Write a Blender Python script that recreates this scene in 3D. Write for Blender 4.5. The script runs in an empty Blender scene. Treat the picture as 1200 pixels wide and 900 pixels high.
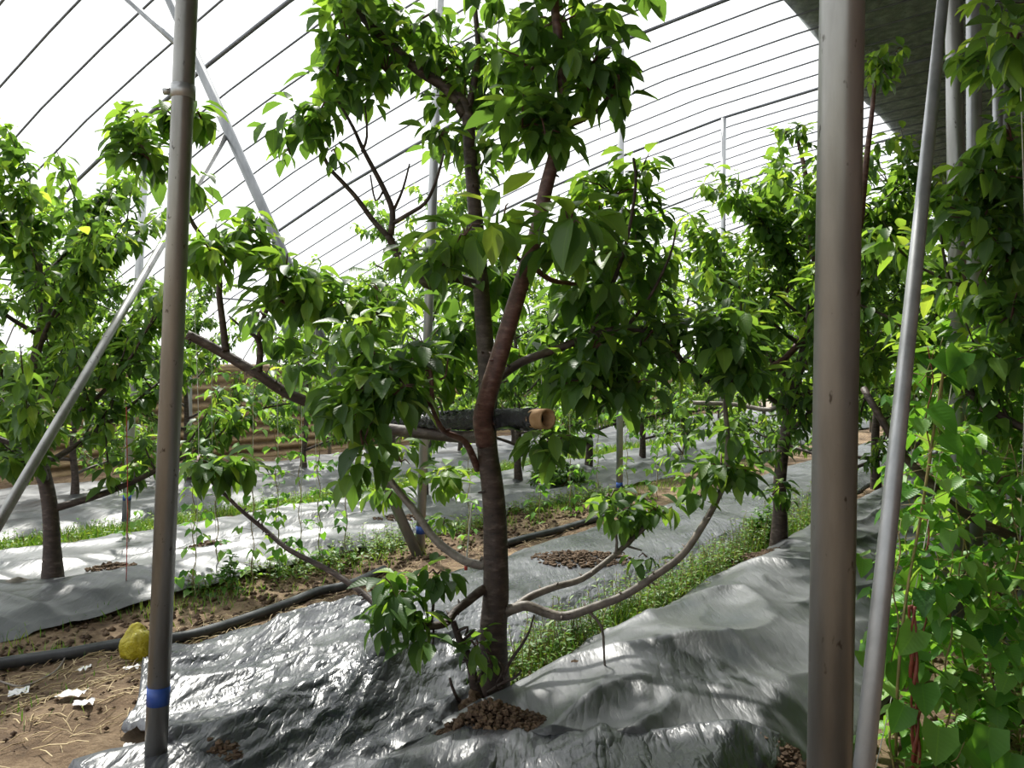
import bpy, math, random
import numpy as np
from mathutils import Vector, Matrix, noise as mn

R = random.Random(7)
NR = np.random.RandomState(11)
col = bpy.context.scene.collection
sc = bpy.context.scene
F = 933.0; HZ = 438.0; CAMH = 1.6
CA, SA = math.cos(math.radians(36)), math.sin(math.radians(36))

# ------------------------------------------------------------------ places
# u runs along the greenhouse, v across it towards the low sunny side
def W(u, v, z=0.0): return Vector((u*SA - v*CA, u*CA + v*SA, z))
def UV(x, y): return (x*SA + y*CA, -x*CA + y*SA)
def at(px, py, d): return Vector(((px-600)/F*d, d, CAMH - (py-HZ)/F*d))
def sm(a, b, x):
    t = min(1, max(0, (x-a)/(b-a))); return t*t*(3-2*t)
def bump(v, a, b, h, s=.35):
    return h*sm(a, a+s, v)*(1-sm(b-s, b, v))
def G(u, v):
    z = -.32*sm(4.5, 10, v)
    z += bump(v, .75, 2.35, .13) + bump(v, 2.5, 4.1, .10)
    z += bump(v, 5.25, 6.95, .10) + bump(v, 7.0, 8.6, .10) + bump(v, 9.8, 13.9, .10)
    z += .035*mn.noise(Vector((u*.7, v*.7, 3))) + .02*mn.noise(Vector((u*2.1, v*2.1, 9)))
    z -= .03*math.exp(-((v-4.6)/.4)**2)
    return z
def gz(x, y):
    return G(*UV(x, y))
def gp(px, py, dz=0.0):
    d = (CAMH)*F/max(20, (py-HZ))
    for i in range(30):
        p = at(px, py, d); g = gz(p.x, p.y)
        d = d*.5 + .5*(CAMH-g)*F/max(20, (py-HZ))
    p = at(px, py, d); p.z = gz(p.x, p.y)+dz
    return p

# ------------------------------------------------------------------ objects
def tag(o, label, cat, group=None, kind=None):
    if label: o['label'] = label
    if cat: o['category'] = cat
    if group: o['group'] = group
    if kind: o['kind'] = kind
    return o
def empty(name, loc, label, cat, group=None):
    o = bpy.data.objects.new(name, None); col.objects.link(o); o.location = loc
    o.empty_display_size = .1
    return tag(o, label, cat, group)
def link(name, me, parent=None, label=None):
    o = bpy.data.objects.new(name, me); col.objects.link(o)
    if parent is not None: o.parent = parent
    if label: o['label'] = label
    return o
def kids(o): return [c for c in bpy.data.objects if c.parent == o]
def copy_tree(o, parent=None, tree=None):
    c = o.copy(); col.objects.link(c)
    if parent is not None: c.parent = parent
    for ch in tree.get(o.name, []): copy_tree(ch, c, tree)
    return c
def child_map():
    m = {}
    for o in bpy.data.objects:
        if o.parent: m.setdefault(o.parent.name, []).append(o)
    return m

class MB:
    def __init__(s): s.v = []; s.f = []; s.org = Vector((0, 0, 0))
    def tube(s, pts, rad, n=8, caps=True, smooth=3):
        pts = [Vector(p) for p in pts]
        if not isinstance(rad, (list, tuple)): rad = [rad]*len(pts)
        if smooth > 1 and len(pts) > 2:
            P, Q = [], []
            for i in range(len(pts)-1):
                a = pts[max(0, i-1)]; b = pts[i]; c = pts[i+1]; d = pts[min(len(pts)-1, i+2)]
                for k in range(smooth):
                    t = k/smooth
                    P.append(.5*((2*b)+(-a+c)*t+(2*a-5*b+4*c-d)*t*t+(-a+3*b-3*c+d)*t**3))
                    Q.append(rad[i]*(1-t)+rad[i+1]*t)
            P.append(pts[-1]); Q.append(rad[-1]); pts, rad = P, Q
        base = len(s.v); prev = None
        m = len(pts)
        for i, p in enumerate(pts):
            t = (pts[min(m-1, i+1)]-pts[max(0, i-1)])
            if t.length < 1e-9: t = Vector((0, 0, 1))
            t.normalize()
            if prev is None:
                prev = t.orthogonal().normalized()
            a = (prev - t*prev.dot(t))
            if a.length < 1e-6: a = t.orthogonal()
            a.normalize(); prev = a; b = t.cross(a)
            for k in range(n):
                an = 2*math.pi*k/n
                s.v.append(p + (a*math.cos(an)+b*math.sin(an))*rad[i])
        for i in range(m-1):
            for k in range(n):
                k2 = (k+1) % n
                s.f.append((base+i*n+k, base+i*n+k2, base+(i+1)*n+k2, base+(i+1)*n+k))
        if caps:
            s.f.append(tuple(base+k for k in range(n))[::-1])
            s.f.append(tuple(base+(m-1)*n+k for k in range(n)))
        return s
    def quad(s, a, b, c, d):
        k = len(s.v); s.v += [Vector(a), Vector(b), Vector(c), Vector(d)]; s.f.append((k, k+1, k+2, k+3))
    def mesh(s, name, mat, smooth=True, org=None):
        me = bpy.data.meshes.new(name)
        o = org if org is not None else Vector((0, 0, 0))
        me.from_pydata([tuple(v-o) for v in s.v], [], s.f)
        me.materials.append(mat)
        if smooth: me.polygons.foreach_set('use_smooth', [True]*len(me.polygons))
        me.update(); return me
    def build(s, name, mat, parent=None, smooth=True, org=None, label=None):
        return link(name, s.mesh(name, mat, smooth, org), parent, label)

def grid_mesh(name, P, mat):
    """P: (n,m,3) array of points"""
    n, m, _ = P.shape
    me = bpy.data.meshes.new(name)
    me.vertices.add(n*m); me.vertices.foreach_set('co', P.reshape(-1).astype(np.float32))
    i = np.arange(n-1)[:, None]*m + np.arange(m-1)[None, :]
    q = np.stack([i, i+1, i+m+1, i+m], -1).reshape(-1)
    k = len(q)//4
    me.loops.add(len(q)); me.loops.foreach_set('vertex_index', q.astype(np.int32))
    me.polygons.add(k); me.polygons.foreach_set('loop_start', (np.arange(k)*4).astype(np.int32))
    me.polygons.foreach_set('loop_total', np.full(k, 4, np.int32))
    me.polygons.foreach_set('use_smooth', np.ones(k, bool))
    me.update(); me.validate(); me.materials.append(mat)
    return me

# ------------------------------------------------------------------ leaves
PROF = {
 'cherry': dict(t=[0, .03, .28, .55, .82, 1.0], w=[.0, .02, .82, 1.0, .55, 0]),
 'low':    dict(t=[0, .45, 1.0], w=[0, 1.0, 0]),
 'bean':   dict(t=[0, .04, .12, .45, .8, 1.0], w=[.0, .03, .9, 1.0, .45, 0], back=[0, 0, -.14, -.04, 0, 0]),
 'blade':  dict(t=[0, .5, 1.0], w=[.6, 1.0, 0]),
}
class Leaves:
    def __init__(s): s.O = []; s.D = []; s.L = []; s.Wd = []; s.C = []; s.T = []; s.U = []
    def add(s, o, d, L, w, curl=.25, tint=.5, up=None):
        s.O.append(tuple(o)); s.D.append(tuple(d)); s.L.append(L); s.Wd.append(w); s.C.append(curl); s.T.append(tint)
        if up is None:
            up = (R.uniform(-.35, .35), R.uniform(-.35, .35), 1)
        s.U.append(tuple(up))
    def mesh(s, name, prof, mat, org=Vector((0, 0, 0))):
        pr = PROF[prof]; t = pr['t']; w = pr['w']; bk = pr.get('back', [0]*len(t)); n = len(t)
        O = np.array(s.O)-np.array(org)[None]; D = np.array(s.D); U = np.array(s.U)
        N = len(O)
        D /= np.linalg.norm(D, axis=1, keepdims=True)
        S = np.cross(D, U); l = np.linalg.norm(S, axis=1, keepdims=True); l[l < 1e-3] = 1
        bad = (np.linalg.norm(S, axis=1) < .05)
        S[bad] = np.cross(D[bad], np.array([[.7, .7, .1]])); l = np.linalg.norm(S, axis=1, keepdims=True)
        S /= l
        Nn = np.cross(S, D)
        L = np.array(s.L)[:, None]; Wd = np.array(s.Wd)[:, None]; C = np.array(s.C)[:, None]
        V = []; uvs = []
        for i in range(n):
            V.append(O + D*L*t[i] - Nn*(C*L*t[i]**2)); uvs.append((.5, t[i]))
        lo = list(range(n)); le = {}; ri = {}
        for i in range(n):
            if w[i] == 0: continue
            for sg, dct in ((-1, le), (1, ri)):
                dct[i] = len(V)
                tt = t[i]+bk[i]
                V.append(O + D*L*tt - Nn*(C*L*t[i]**2) + sg*S*Wd*w[i]*.5 + Nn*(.22*Wd*w[i]))
                uvs.append((.5+sg*w[i]*.5, t[i]))
        k = len(V)
        P = np.stack(V, 1)            # N,k,3
        fs = []
        for i in range(n-1):
            for sd, fl in ((le, False), (ri, True)):
                q = [i, i+1]
                if i+1 in sd: q.append(sd[i+1])
                if i in sd: q.append(sd[i])
                if len(q) < 3: continue
                if fl: q = q[::-1]
                fs.append(q)
        li = np.concatenate([np.array(f) for f in fs]); tot = np.array([len(f) for f in fs])
        loops = (li[None, :] + (np.arange(N)*k)[:, None]).reshape(-1)
        tots = np.tile(tot, N); starts = np.concatenate([[0], np.cumsum(tots)[:-1]])
        me = bpy.data.meshes.new(name)
        me.vertices.add(N*k); me.vertices.foreach_set('co', P.reshape(-1).astype(np.float32))
        me.loops.add(len(loops)); me.loops.foreach_set('vertex_index', loops.astype(np.int32))
        me.polygons.add(len(tots)); me.polygons.foreach_set('loop_start', starts.astype(np.int32))
        me.polygons.foreach_set('loop_total', tots.astype(np.int32))
        me.polygons.foreach_set('use_smooth', np.ones(len(tots), bool))
        uvl = me.uv_layers.new(name='UVMap')
        uvl.data.foreach_set('uv', np.array(uvs)[np.tile(li, N)].reshape(-1).astype(np.float32))
        a = me.attributes.new('tint', 'FLOAT', 'POINT')
        a.data.foreach_set('value', np.repeat(np.array(s.T), k).astype(np.float32))
        me.update(); me.materials.append(mat)
        return me
    def build(s, name, prof, mat, parent=None, org=Vector((0, 0, 0))):
        if not s.O: return None
        return link(name, s.mesh(name, prof, mat, org), parent)

def rosette(Lv, p, n, size, out=None, fresh=0.0, asp=.50):
    """a spur of drooping cherry leaves"""
    a0 = R.uniform(0, 6.28)
    for k in range(n):
        a = a0 + k*2.4 + R.uniform(-.4, .4)
        dr = R.uniform(-2.2, -.15) if k > 1 else R.uniform(-.7, .5)
        d = Vector((math.cos(a), math.sin(a), dr))
        if out is not None: d += out*.35
        d.normalize()
        L = size*R.uniform(.6, 1.2)
        o = p + Vector((d.x, d.y, d.z*.3))*size*R.uniform(.12, .42) + Vector((R.uniform(-.02, .02), R.uniform(-.02, .02), R.uniform(-.03, .02)))
        t = min(1, max(0, R.gauss(.42+fresh, .2)))
        Lv.add(o, d, L, L*asp*R.uniform(.85, 1.15), R.uniform(.1, .5), t)

# ------------------------------------------------------------------ materials
def mat(name):
    m = bpy.data.materials.new(name); m.use_nodes = True
    nt = m.node_tree; nt.nodes.clear()
    out = nt.nodes.new('ShaderNodeOutputMaterial')
    return m, nt, out
def nd(nt, t, **kw):
    n = nt.nodes.new(t)
    for k, v in kw.items(): setattr(n, k, v)
    return n
def ramp(nt, fac, stops):
    r = nt.nodes.new('ShaderNodeValToRGB')
    e = r.color_ramp.elements
    while len(e) > 1: e.remove(e[-1])
    e[0].position = stops[0][0]; e[0].color = (*stops[0][1], 1)
    for p, c in stops[1:]:
        x = e.new(p); x.color = (*c, 1)
    if fac is not None: nt.links.new(fac, r.inputs[0])
    return r
def tex_noise(nt, scale, detail=5, rough=.6, vec=None, stretch=None):
    n = nt.nodes.new('ShaderNodeTexNoise'); n.inputs['Scale'].default_value = scale
    n.inputs['Detail'].default_value = detail; n.inputs['Roughness'].default_value = rough
    if vec is None:
        tc = nt.nodes.new('ShaderNodeTexCoord'); vec = tc.outputs['Object']
    if stretch:
        mp = nt.nodes.new('ShaderNodeMapping'); mp.inputs['Scale'].default_value = stretch[:3]
        if len(stretch) > 3: mp.inputs['Rotation'].default_value = (0, 0, stretch[3])
        nt.links.new(vec, mp.inputs[0]); vec = mp.outputs[0]
    nt.links.new(vec, n.inputs['Vector'])
    return n
def bumpn(nt, h, strength=.5, dist=.02):
    b = nt.nodes.new('ShaderNodeBump'); b.inputs['Strength'].default_value = strength
    b.inputs['Distance'].default_value = dist
    nt.links.new(h, b.inputs['Height']); return b
def simple(name, stops, scale=8, rough=.7, metal=0, bump=0, bdist=.01, stretch=None, spec=.5, detail=6):
    m, nt, out = mat(name)
    n = tex_noise(nt, scale, detail, stretch=stretch)
    r = ramp(nt, n.outputs[0], stops)
    p = nd(nt, 'ShaderNodeBsdfPrincipled')
    nt.links.new(r.outputs[0], p.inputs['Base Color'])
    p.inputs['Roughness'].default_value = rough; p.inputs['Metallic'].default_value = metal
    p.inputs['Specular IOR Level'].default_value = spec
    if bump:
        b = bumpn(nt, n.outputs[0], bump, bdist); nt.links.new(b.outputs[0], p.inputs['Normal'])
    nt.links.new(p.outputs[0], out.inputs[0])
    return m
def leafmat(name, stops, trans=.5, rough=.42, tcol=(1.5, 1.35, .55), spec=.4):
    m, nt, out = mat(name)
    at_ = nd(nt, 'ShaderNodeAttribute', attribute_name='tint')
    r = ramp(nt, at_.outputs['Fac'], stops)
    uv = nd(nt, 'ShaderNodeUVMap')
    sx = nd(nt, 'ShaderNodeSeparateXYZ'); nt.links.new(uv.outputs[0], sx.inputs[0])
    # side veins: wave on t - |x| ; midrib
    ab = nd(nt, 'ShaderNodeMath', operation='SUBTRACT'); nt.links.new(sx.outputs[0], ab.inputs[0]); ab.inputs[1].default_value = .5
    ab2 = nd(nt, 'ShaderNodeMath', operation='ABSOLUTE'); nt.links.new(ab.outputs[0], ab2.inputs[0])
    mm = nd(nt, 'ShaderNodeMath', operation='MULTIPLY_ADD'); nt.links.new(ab2.outputs[0], mm.inputs[0]); mm.inputs[1].default_value = -.55
    nt.links.new(sx.outputs[1], mm.inputs[2])
    fr = nd(nt, 'ShaderNodeMath', operation='MULTIPLY'); nt.links.new(mm.outputs[0], fr.inputs[0]); fr.inputs[1].default_value = 56
    sn = nd(nt, 'ShaderNodeMath', operation='SINE'); nt.links.new(fr.outputs[0], sn.inputs[0])
    bp = bumpn(nt, sn.outputs[0], .16, .0015)
    vein = ramp(nt, ab2.outputs[0], [(0, (1.25, 1.2, 1.0)), (.035, (1, 1, 1))])
    mx = nd(nt, 'ShaderNodeMixRGB', blend_type='MULTIPLY'); mx.inputs[0].default_value = 1
    nt.links.new(r.outputs[0], mx.inputs[1]); nt.links.new(vein.outputs[0], mx.inputs[2])
    p = nd(nt, 'ShaderNodeBsdfPrincipled'); p.inputs['Roughness'].default_value = rough
    p.inputs['Specular IOR Level'].default_value = spec
    nt.links.new(mx.outputs[0], p.inputs['Base Color']); nt.links.new(bp.outputs[0], p.inputs['Normal'])
    tr = nd(nt, 'ShaderNodeBsdfTranslucent')
    tm = nd(nt, 'ShaderNodeMixRGB', blend_type='MULTIPLY'); tm.inputs[0].default_value = 1
    nt.links.new(mx.outputs[0], tm.inputs[1]); tm.inputs[2].default_value = (*tcol, 1)
    nt.links.new(tm.outputs[0], tr.inputs[0])
    ms = nd(nt, 'ShaderNodeMixShader'); ms.inputs[0].default_value = trans
    nt.links.new(p.outputs[0], ms.inputs[1]); nt.links.new(tr.outputs[0], ms.inputs[2])
    nt.links.new(ms.outputs[0], out.inputs[0])
    return m
M = {}
M['leaf'] = leafmat('cherry_leaf', [(0, (.045, .095, .034)), (.45, (.095, .19, .055)), (.75, (.19, .32, .07)), (1, (.31, .42, .10))], trans=.56, tcol=(1.8, 1.7, .65))
M['bean'] = leafmat('bean_leaf', [(0, (.05, .15, .03)), (.5, (.12, .31, .05)), (1, (.27, .46, .12))], trans=.5)
M['weed'] = leafmat('weed_leaf', [(0, (.045, .12, .02)), (.5, (.10, .24, .035)), (1, (.26, .35, .08))], trans=.45)
M['bark'] = simple('cherry_bark', [(.3, (.020, .013, .010)), (.55, (.060, .038, .030)), (.75, (.15, .12, .10))], 14, .6, 0, .7, .012, (1, 1, 2.6))
M['bark_red'] = simple('young_bark', [(.3, (.045, .020, .016)), (.55, (.12, .055, .045)), (.75, (.22, .14, .11))], 18, .5, 0, .6, .008, (1, 1, 2.2))
M['bark_grey'] = simple('pale_bark', [(.3, (.07, .055, .045)), (.6, (.19, .16, .13)), (.8, (.34, .30, .26))], 20, .55, 0, .6, .008)
M['steel'] = simple('galvanised_steel', [(.3, (.30, .31, .315)), (.5, (.40, .41, .415)), (.7, (.50, .51, .52))], 9, .42, .6, .06, .002, (1, 1, .25))
M['steel_dull'] = simple('weathered_steel', [(.3, (.20, .195, .18)), (.5, (.30, .30, .285)), (.72, (.42, .425, .415))], 7, .38, .7, .15, .002, (1, 1, .2), detail=9)
def specks(m):
    nt = m.node_tree; p = [n for n in nt.nodes if n.type == 'BSDF_PRINCIPLED'][0]
    src = p.inputs['Base Color'].links[0].from_socket
    n = tex_noise(nt, 38, 3, .6, None, (1, 1, .45))
    r = ramp(nt, n.outputs[0], [(.0, (1, 1, 1)), (.66, (1, 1, 1)), (.72, (.35, .32, .3))])
    mx = nd(nt, 'ShaderNodeMixRGB', blend_type='MULTIPLY'); mx.inputs[0].default_value = 1
    nt.links.new(src, mx.inputs[1]); nt.links.new(r.outputs[0], mx.inputs[2]); nt.links.new(mx.outputs[0], p.inputs['Base Color'])
specks(M['steel_dull'])
M['rib'] = simple('rib_steel', [(.3, (.10, .105, .125)), (.7, (.16, .17, .195))], 5, .5, .2)
M['brace'] = simple('brace_steel', [(.3, (.17, .18, .19)), (.5, (.24, .25, .26)), (.7, (.31, .32, .33))], 9, .45, .5, .06, .002, (1, 1, .25))
M['tape'] = simple('blue_tape', [(.3, (.02, .06, .28)), (.7, (.04, .11, .42))], 9, .4)
M['card'] = simple('cardboard_core', [(.3, (.30, .17, .075)), (.7, (.48, .31, .16))], 30, .8)
M['dark'] = simple('dark_core', [(.3, (.02, .016, .012)), (.7, (.05, .04, .03))], 9, .9)
M['yellow'] = simple('yellow_bag', [(.3, (.30, .26, .008)), (.6, (.48, .41, .02)), (.8, (.60, .55, .12))], 14, .3, 0, .9, .04)
M['stone'] = simple('field_stone', [(.3, (.10, .09, .075)), (.7, (.25, .22, .18))], 16, .85, 0, .6, .01)
M['twine'] = simple('white_twine', [(.3, (.55, .54, .48)), (.7, (.75, .74, .68))], 30, .7)
M['redtwine'] = simple('red_cord', [(.3, (.38, .03, .03)), (.7, (.55, .07, .05))], 30, .6)
M['wood'] = simple('pale_wood', [(.3, (.30, .20, .11)), (.7, (.55, .42, .26))], 7, .6, 0, .2, .004, (1, 1, 5))
M['hose'] = simple('black_hose', [(.3, (.018, .020, .022)), (.6, (.05, .053, .058)), (.8, (.13, .13, .13))], 7, .42, 0, .3, .01)
M['straw'] = simple('dry_straw', [(.3, (.34, .25, .12)), (.7, (.62, .50, .30))], 5, .7)
M['scrap'] = simple('film_scrap', [(.3, (.50, .50, .50)), (.7, (.78, .78, .78))], 20, .3, 0, .5, .02)
M['redstem'] = simple('red_stem', [(.3, (.13, .025, .015)), (.7, (.28, .075, .04))], 30, .5, 0, .4, .005)
M['beanstem'] = simple('bean_stem', [(.3, (.16, .17, .05)), (.7, (.33, .22, .09))], 20, .6)
M['quilt'] = simple('quilt_underside', [(.3, (.14, .165, .15)), (.5, (.30, .34, .31)), (.68, (.58, .62, .58))], 7, .45, 0, 1, .3, (1, 1, 1))
M['clod'] = simple('soil_clod', [(.3, (.05, .030, .017)), (.7, (.14, .09, .052))], 9, .95, 0, .9, .02)
M['outside'] = simple('outside_ground', [(.3, (.20, .19, .13)), (.7, (.32, .30, .22))], .6, .95)

def soilmat():
    m, nt, out = mat('dry_soil')
    a = tex_noise(nt, 1.1, 6, .65); b = tex_noise(nt, 14, 9, .75); c = tex_noise(nt, 60, 6, .8)
    mx = nd(nt, 'ShaderNodeMixRGB'); mx.inputs[0].default_value = .5
    nt.links.new(a.outputs[0], mx.inputs[1]); nt.links.new(b.outputs[0], mx.inputs[2])
    r = ramp(nt, mx.outputs[0], [(.36, (.07, .042, .024)), (.47, (.17, .108, .06)), (.56, (.30, .21, .125)), (.68, (.44, .33, .21))])
    p = nd(nt, 'ShaderNodeBsdfPrincipled'); p.inputs['Roughness'].default_value = .95
    nt.links.new(r.outputs[0], p.inputs['Base Color'])
    ad = nd(nt, 'ShaderNodeMath', operation='MULTIPLY_ADD'); nt.links.new(c.outputs[0], ad.inputs[0]); ad.inputs[1].default_value = .4
    nt.links.new(b.outputs[0], ad.inputs[2])
    bb = bumpn(nt, ad.outputs[0], .9, .05); nt.links.new(bb.outputs[0], p.inputs['Normal'])
    nt.links.new(p.outputs[0], out.inputs[0]); return m
M['soil'] = soilmat()
def plasticmat(name, dust, wr, rough, bd):
    """thin black mulch film with a coat of dust"""
    m, nt, out = mat(name)
    geo = nd(nt, 'ShaderNodeTexCoord')
    a = tex_noise(nt, 1.3, 7, .62, geo.outputs['Object'])
    s1 = tex_noise(nt, 5, 3, .5, geo.outputs['Object'], (1.0, .16, 1, .3))
    s2 = tex_noise(nt, 15, 3, .5, geo.outputs['Object'], (1.0, .22, 1, -.45))
    fine = tex_noise(nt, 90, 4, .7, geo.outputs['Object'])
    r = ramp(nt, a.outputs[0], [(.33, (.035, .040, .050)), (.47, tuple(.6*x for x in dust)), (.60, dust), (.75, tuple(1.25*x for x in dust))])
    p = nd(nt, 'ShaderNodeBsdfPrincipled')
    nt.links.new(r.outputs[0], p.inputs['Base Color'])
    rr = ramp(nt, a.outputs[0], [(.35, (rough, )*3), (.65, (rough+.16, )*3)])
    nt.links.new(rr.outputs[0], p.inputs['Roughness']); p.inputs['Specular IOR Level'].default_value = .7
    def ridged(n):
        x = nd(nt, 'ShaderNodeMath', operation='SUBTRACT'); nt.links.new(n.outputs[0], x.inputs[0]); x.inputs[1].default_value = .5
        y = nd(nt, 'ShaderNodeMath', operation='ABSOLUTE'); nt.links.new(x.outputs[0], y.inputs[0])
        z = nd(nt, 'ShaderNodeMath', operation='POWER'); nt.links.new(y.outputs[0], z.inputs[0]); z.inputs[1].default_value = .75
        return z
    r1 = ridged(s1); r2 = ridged(s2)
    ad = nd(nt, 'ShaderNodeMath', operation='MULTIPLY_ADD'); nt.links.new(r2.outputs[0], ad.inputs[0]); ad.inputs[1].default_value = .5
    nt.links.new(r1.outputs[0], ad.inputs[2])
    ad2 = nd(nt, 'ShaderNodeMath', operation='MULTIPLY_ADD'); nt.links.new(fine.outputs[0], ad2.inputs[0]); ad2.inputs[1].default_value = .03
    nt.links.new(ad.outputs[0], ad2.inputs[2])
    bb = bumpn(nt, ad2.outputs[0], wr, bd); nt.links.new(bb.outputs[0], p.inputs['Normal'])
    nt.links.new(p.outputs[0], out.inputs[0]); return m
M['mulch'] = plasticmat('mulch_film', (.10, .105, .112), .5, .30, .02)
M['mulch_shiny'] = plasticmat('mulch_film_creased', (.085, .09, .102), 1.0, .24, .03)
def filmmat():
    m, nt, out = mat('greenhouse_film')
    t = nd(nt, 'ShaderNodeBsdfTransparent'); t.inputs[0].default_value = (.96, .97, .98, 1)
    tl = nd(nt, 'ShaderNodeBsdfTranslucent'); tl.inputs[0].default_value = (.9, .92, .93, 1)
    ms = nd(nt, 'ShaderNodeMixShader'); ms.inputs[0].default_value = .22
    nt.links.new(t.outputs[0], ms.inputs[1]); nt.links.new(tl.outputs[0], ms.inputs[2])
    nt.links.new(ms.outputs[0], out.inputs[0]); return m
M['film'] = filmmat()
def wallmat():
    m, nt, out = mat('layered_straw_wall')
    tc = nd(nt, 'ShaderNodeTexCoord')
    wv = nd(nt, 'ShaderNodeTexWave', wave_type='BANDS', bands_direction='Z'); wv.inputs['Scale'].default_value = 1.6
    wv.inputs['Distortion'].default_value = 1.2; wv.inputs['Detail'].default_value = 3
    nt.links.new(tc.outputs['Object'], wv.inputs[0])
    n = tex_noise(nt, 9, 7, .7, tc.outputs['Object'], (1, 1, 3))
    mx = nd(nt, 'ShaderNodeMixRGB'); mx.inputs[0].default_value = .55
    nt.links.new(wv.outputs[0], mx.inputs[1]); nt.links.new(n.outputs[0], mx.inputs[2])
    r = ramp(nt, mx.outputs[0], [(.25, (.10, .065, .035)), (.5, (.24, .165, .09)), (.8, (.40, .29, .17))])
    p = nd(nt, 'ShaderNodeBsdfPrincipled'); p.inputs['Roughness'].default_value = .95
    nt.links.new(r.outputs[0], p.inputs['Base Color'])
    b = bumpn(nt, mx.outputs[0], .8, .05); nt.links.new(b.outputs[0], p.inputs['Normal'])
    nt.links.new(p.outputs[0], out.inputs[0]); return m
M['wall'] = wallmat()
M['brick'] = simple('rear_wall_brick', [(.3, (.22, .12, .08)), (.7, (.38, .24, .17))], 5, .9, 0, .5, .02)

# ------------------------------------------------------------------ roof shape
HT = [(-4.2, 4.4), (-3, 5.1), (-1.5, 5.8), (0, 6.08), (1.5, 6.1), (3, 6.02), (4.9, 5.82), (6.8, 5.48), (8.5, 5.08), (10, 4.68), (11.6, 4.16), (13, 3.70), (14.5, 3.2), (15.6, 2.7), (16.4, 1.9), (16.8, -.3)]
def H(v):
    for (a, ha), (b, hb) in zip(HT, HT[1:]):
        if v <= b:
            t = (v-a)/(b-a); return ha+(hb-ha)*t
    return HT[-1][1]
U0, U1 = -4.0, 42.0

# ------------------------------------------------------------------ setting
def axis(a, b, n): return [a+(b-a)*i/n for i in range(n+1)]
us = axis(-8, 1.2, 18)[:-1] + axis(1.2, 7, 190)[:-1] + axis(7, 16, 110)[:-1] + axis(16, 60, 70)
vs = axis(-6, -1, 10)[:-1] + axis(-1, 6, 190)[:-1] + axis(6, 15, 80)[:-1] + axis(15, 30, 12)
P = np.zeros((len(us), len(vs), 3))
for i, u in enumerate(us):
    for j, v in enumerate(vs):
        z = G(u, v)
        if u < 16: z += .018*mn.fractal(Vector((u*6, v*6, 1)), 1, 2, 3) if u < 9 else 0
        # loose, lumpy strip along the path edges
        p = W(u, v, z); P[i, j] = p
o = link('floor', grid_mesh('floor', P[:, ::-1], M['soil'])); tag(o, None, None, kind='structure')
mb = MB(); mb.quad((-200, -150, -.7), (200, -150, -.7), (200, 260, -.7), (-200, 260, -.7))
o = mb.build('trim_1', M['outside']); o['kind'] = 'structure'

# film roof
vv = []
for (a, _), (b, _) in zip(HT, HT[1:]):
    vv += axis(a, b, 4)[:-1]
vv.append(HT[-1][0])
uu = axis(U0, U1, 60)
P = np.zeros((len(uu), len(vv), 3))
for i, u in enumerate(uu):
    for j, v in enumerate(vv): P[i, j] = W(u, v, H(v)+.035)
o = link('ceiling', grid_mesh('ceiling', P, M['film'])); o['kind'] = 'structure'
# gable films
for nm, u in (('wall_east', U1), ('wall_west', U0)):
    mb = MB()
    for a, b in zip(vv, vv[1:]):
        mb.quad(W(u, a, -.4), W(u, b, -.4), W(u, b, H(b)+.03), W(u, a, H(a)+.03))
    o = mb.build(nm, M['film'], smooth=False); o['kind'] = 'structure'
# rear wall
def boxuv(mb, u0, u1, v0, v1, z0, z1):
    c = [W(u, v, z) for z in (z0, z1) for (u, v) in ((u0, v0), (u1, v0), (u1, v1), (u0, v1))]
    k = len(mb.v); mb.v += c
    for f in ((3, 2, 1, 0), (4, 5, 6, 7), (0, 1, 5, 4), (1, 2, 6, 5), (2, 3, 7, 6), (3, 0, 4, 7)):
        mb.f.append(tuple(k+i for i in f))
mb = MB(); boxuv(mb, U0, U1, -4.6, -4.2, -.6, 4.4); o = mb.build('wall_north', M['brick'], smooth=False); o['kind'] = 'structure'
# low layered wall on the sunny side, bulging courses
prof = []
z = -.6
while z < 1.62:
    for t in axis(0, 1, 5)[:-1]:
        prof.append((15.55 - .05*math.sin(math.pi*t), z+.2*t))
    z += .2
prof += [(15.6, z), (16.1, z), (16.1, -.6)]
uw = axis(-2, U1-.1, 160)
P = np.zeros((len(uw), len(prof), 3))
for i, u in enumerate(uw):
    for j, (v, z) in enumerate(prof):
        k = .03*mn.noise(Vector((u*1.5, z*4, 0)))
        P[i, j] = W(u, v+k, z + .05*mn.noise(Vector((u*.4, 0, 5)))*(z > 0))
o = link('wall_south', grid_mesh('wall_south', P[:, ::-1], M['wall'])); o['kind'] = 'structure'

# insulation quilt laid over the ridge, its lower edge showing through the film
vq = axis(-4.4, 3.0, 40)
uq = axis(U0, U1-.2, 200)
P = np.zeros((len(uq), len(vq)+2, 3))
for i, u in enumerate(uq):
    for j, v in enumerate(vq):
        w_ = .07*abs(mn.noise(Vector((u*2.2, v*1.2, 0)))) + .03*mn.noise(Vector((u*5, v*5, 4)))
        e = .10*mn.noise(Vector((u*.6, 0, 2)))*(v > 2.5)
        P[i, j] = W(u, v+e, H(max(v, -4.2))+.09+w_)
    P[i, len(vq)] = W(u, 3.06, H(3)+.20); P[i, len(vq)+1] = W(u, 2.6, H(2.6)+.26)
o = link('insulation_quilt', grid_mesh('insulation_quilt', P, M['quilt']))
tag(o, 'dark grey-green insulation quilt rolled over the upper right of the roof', 'quilt')

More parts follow.
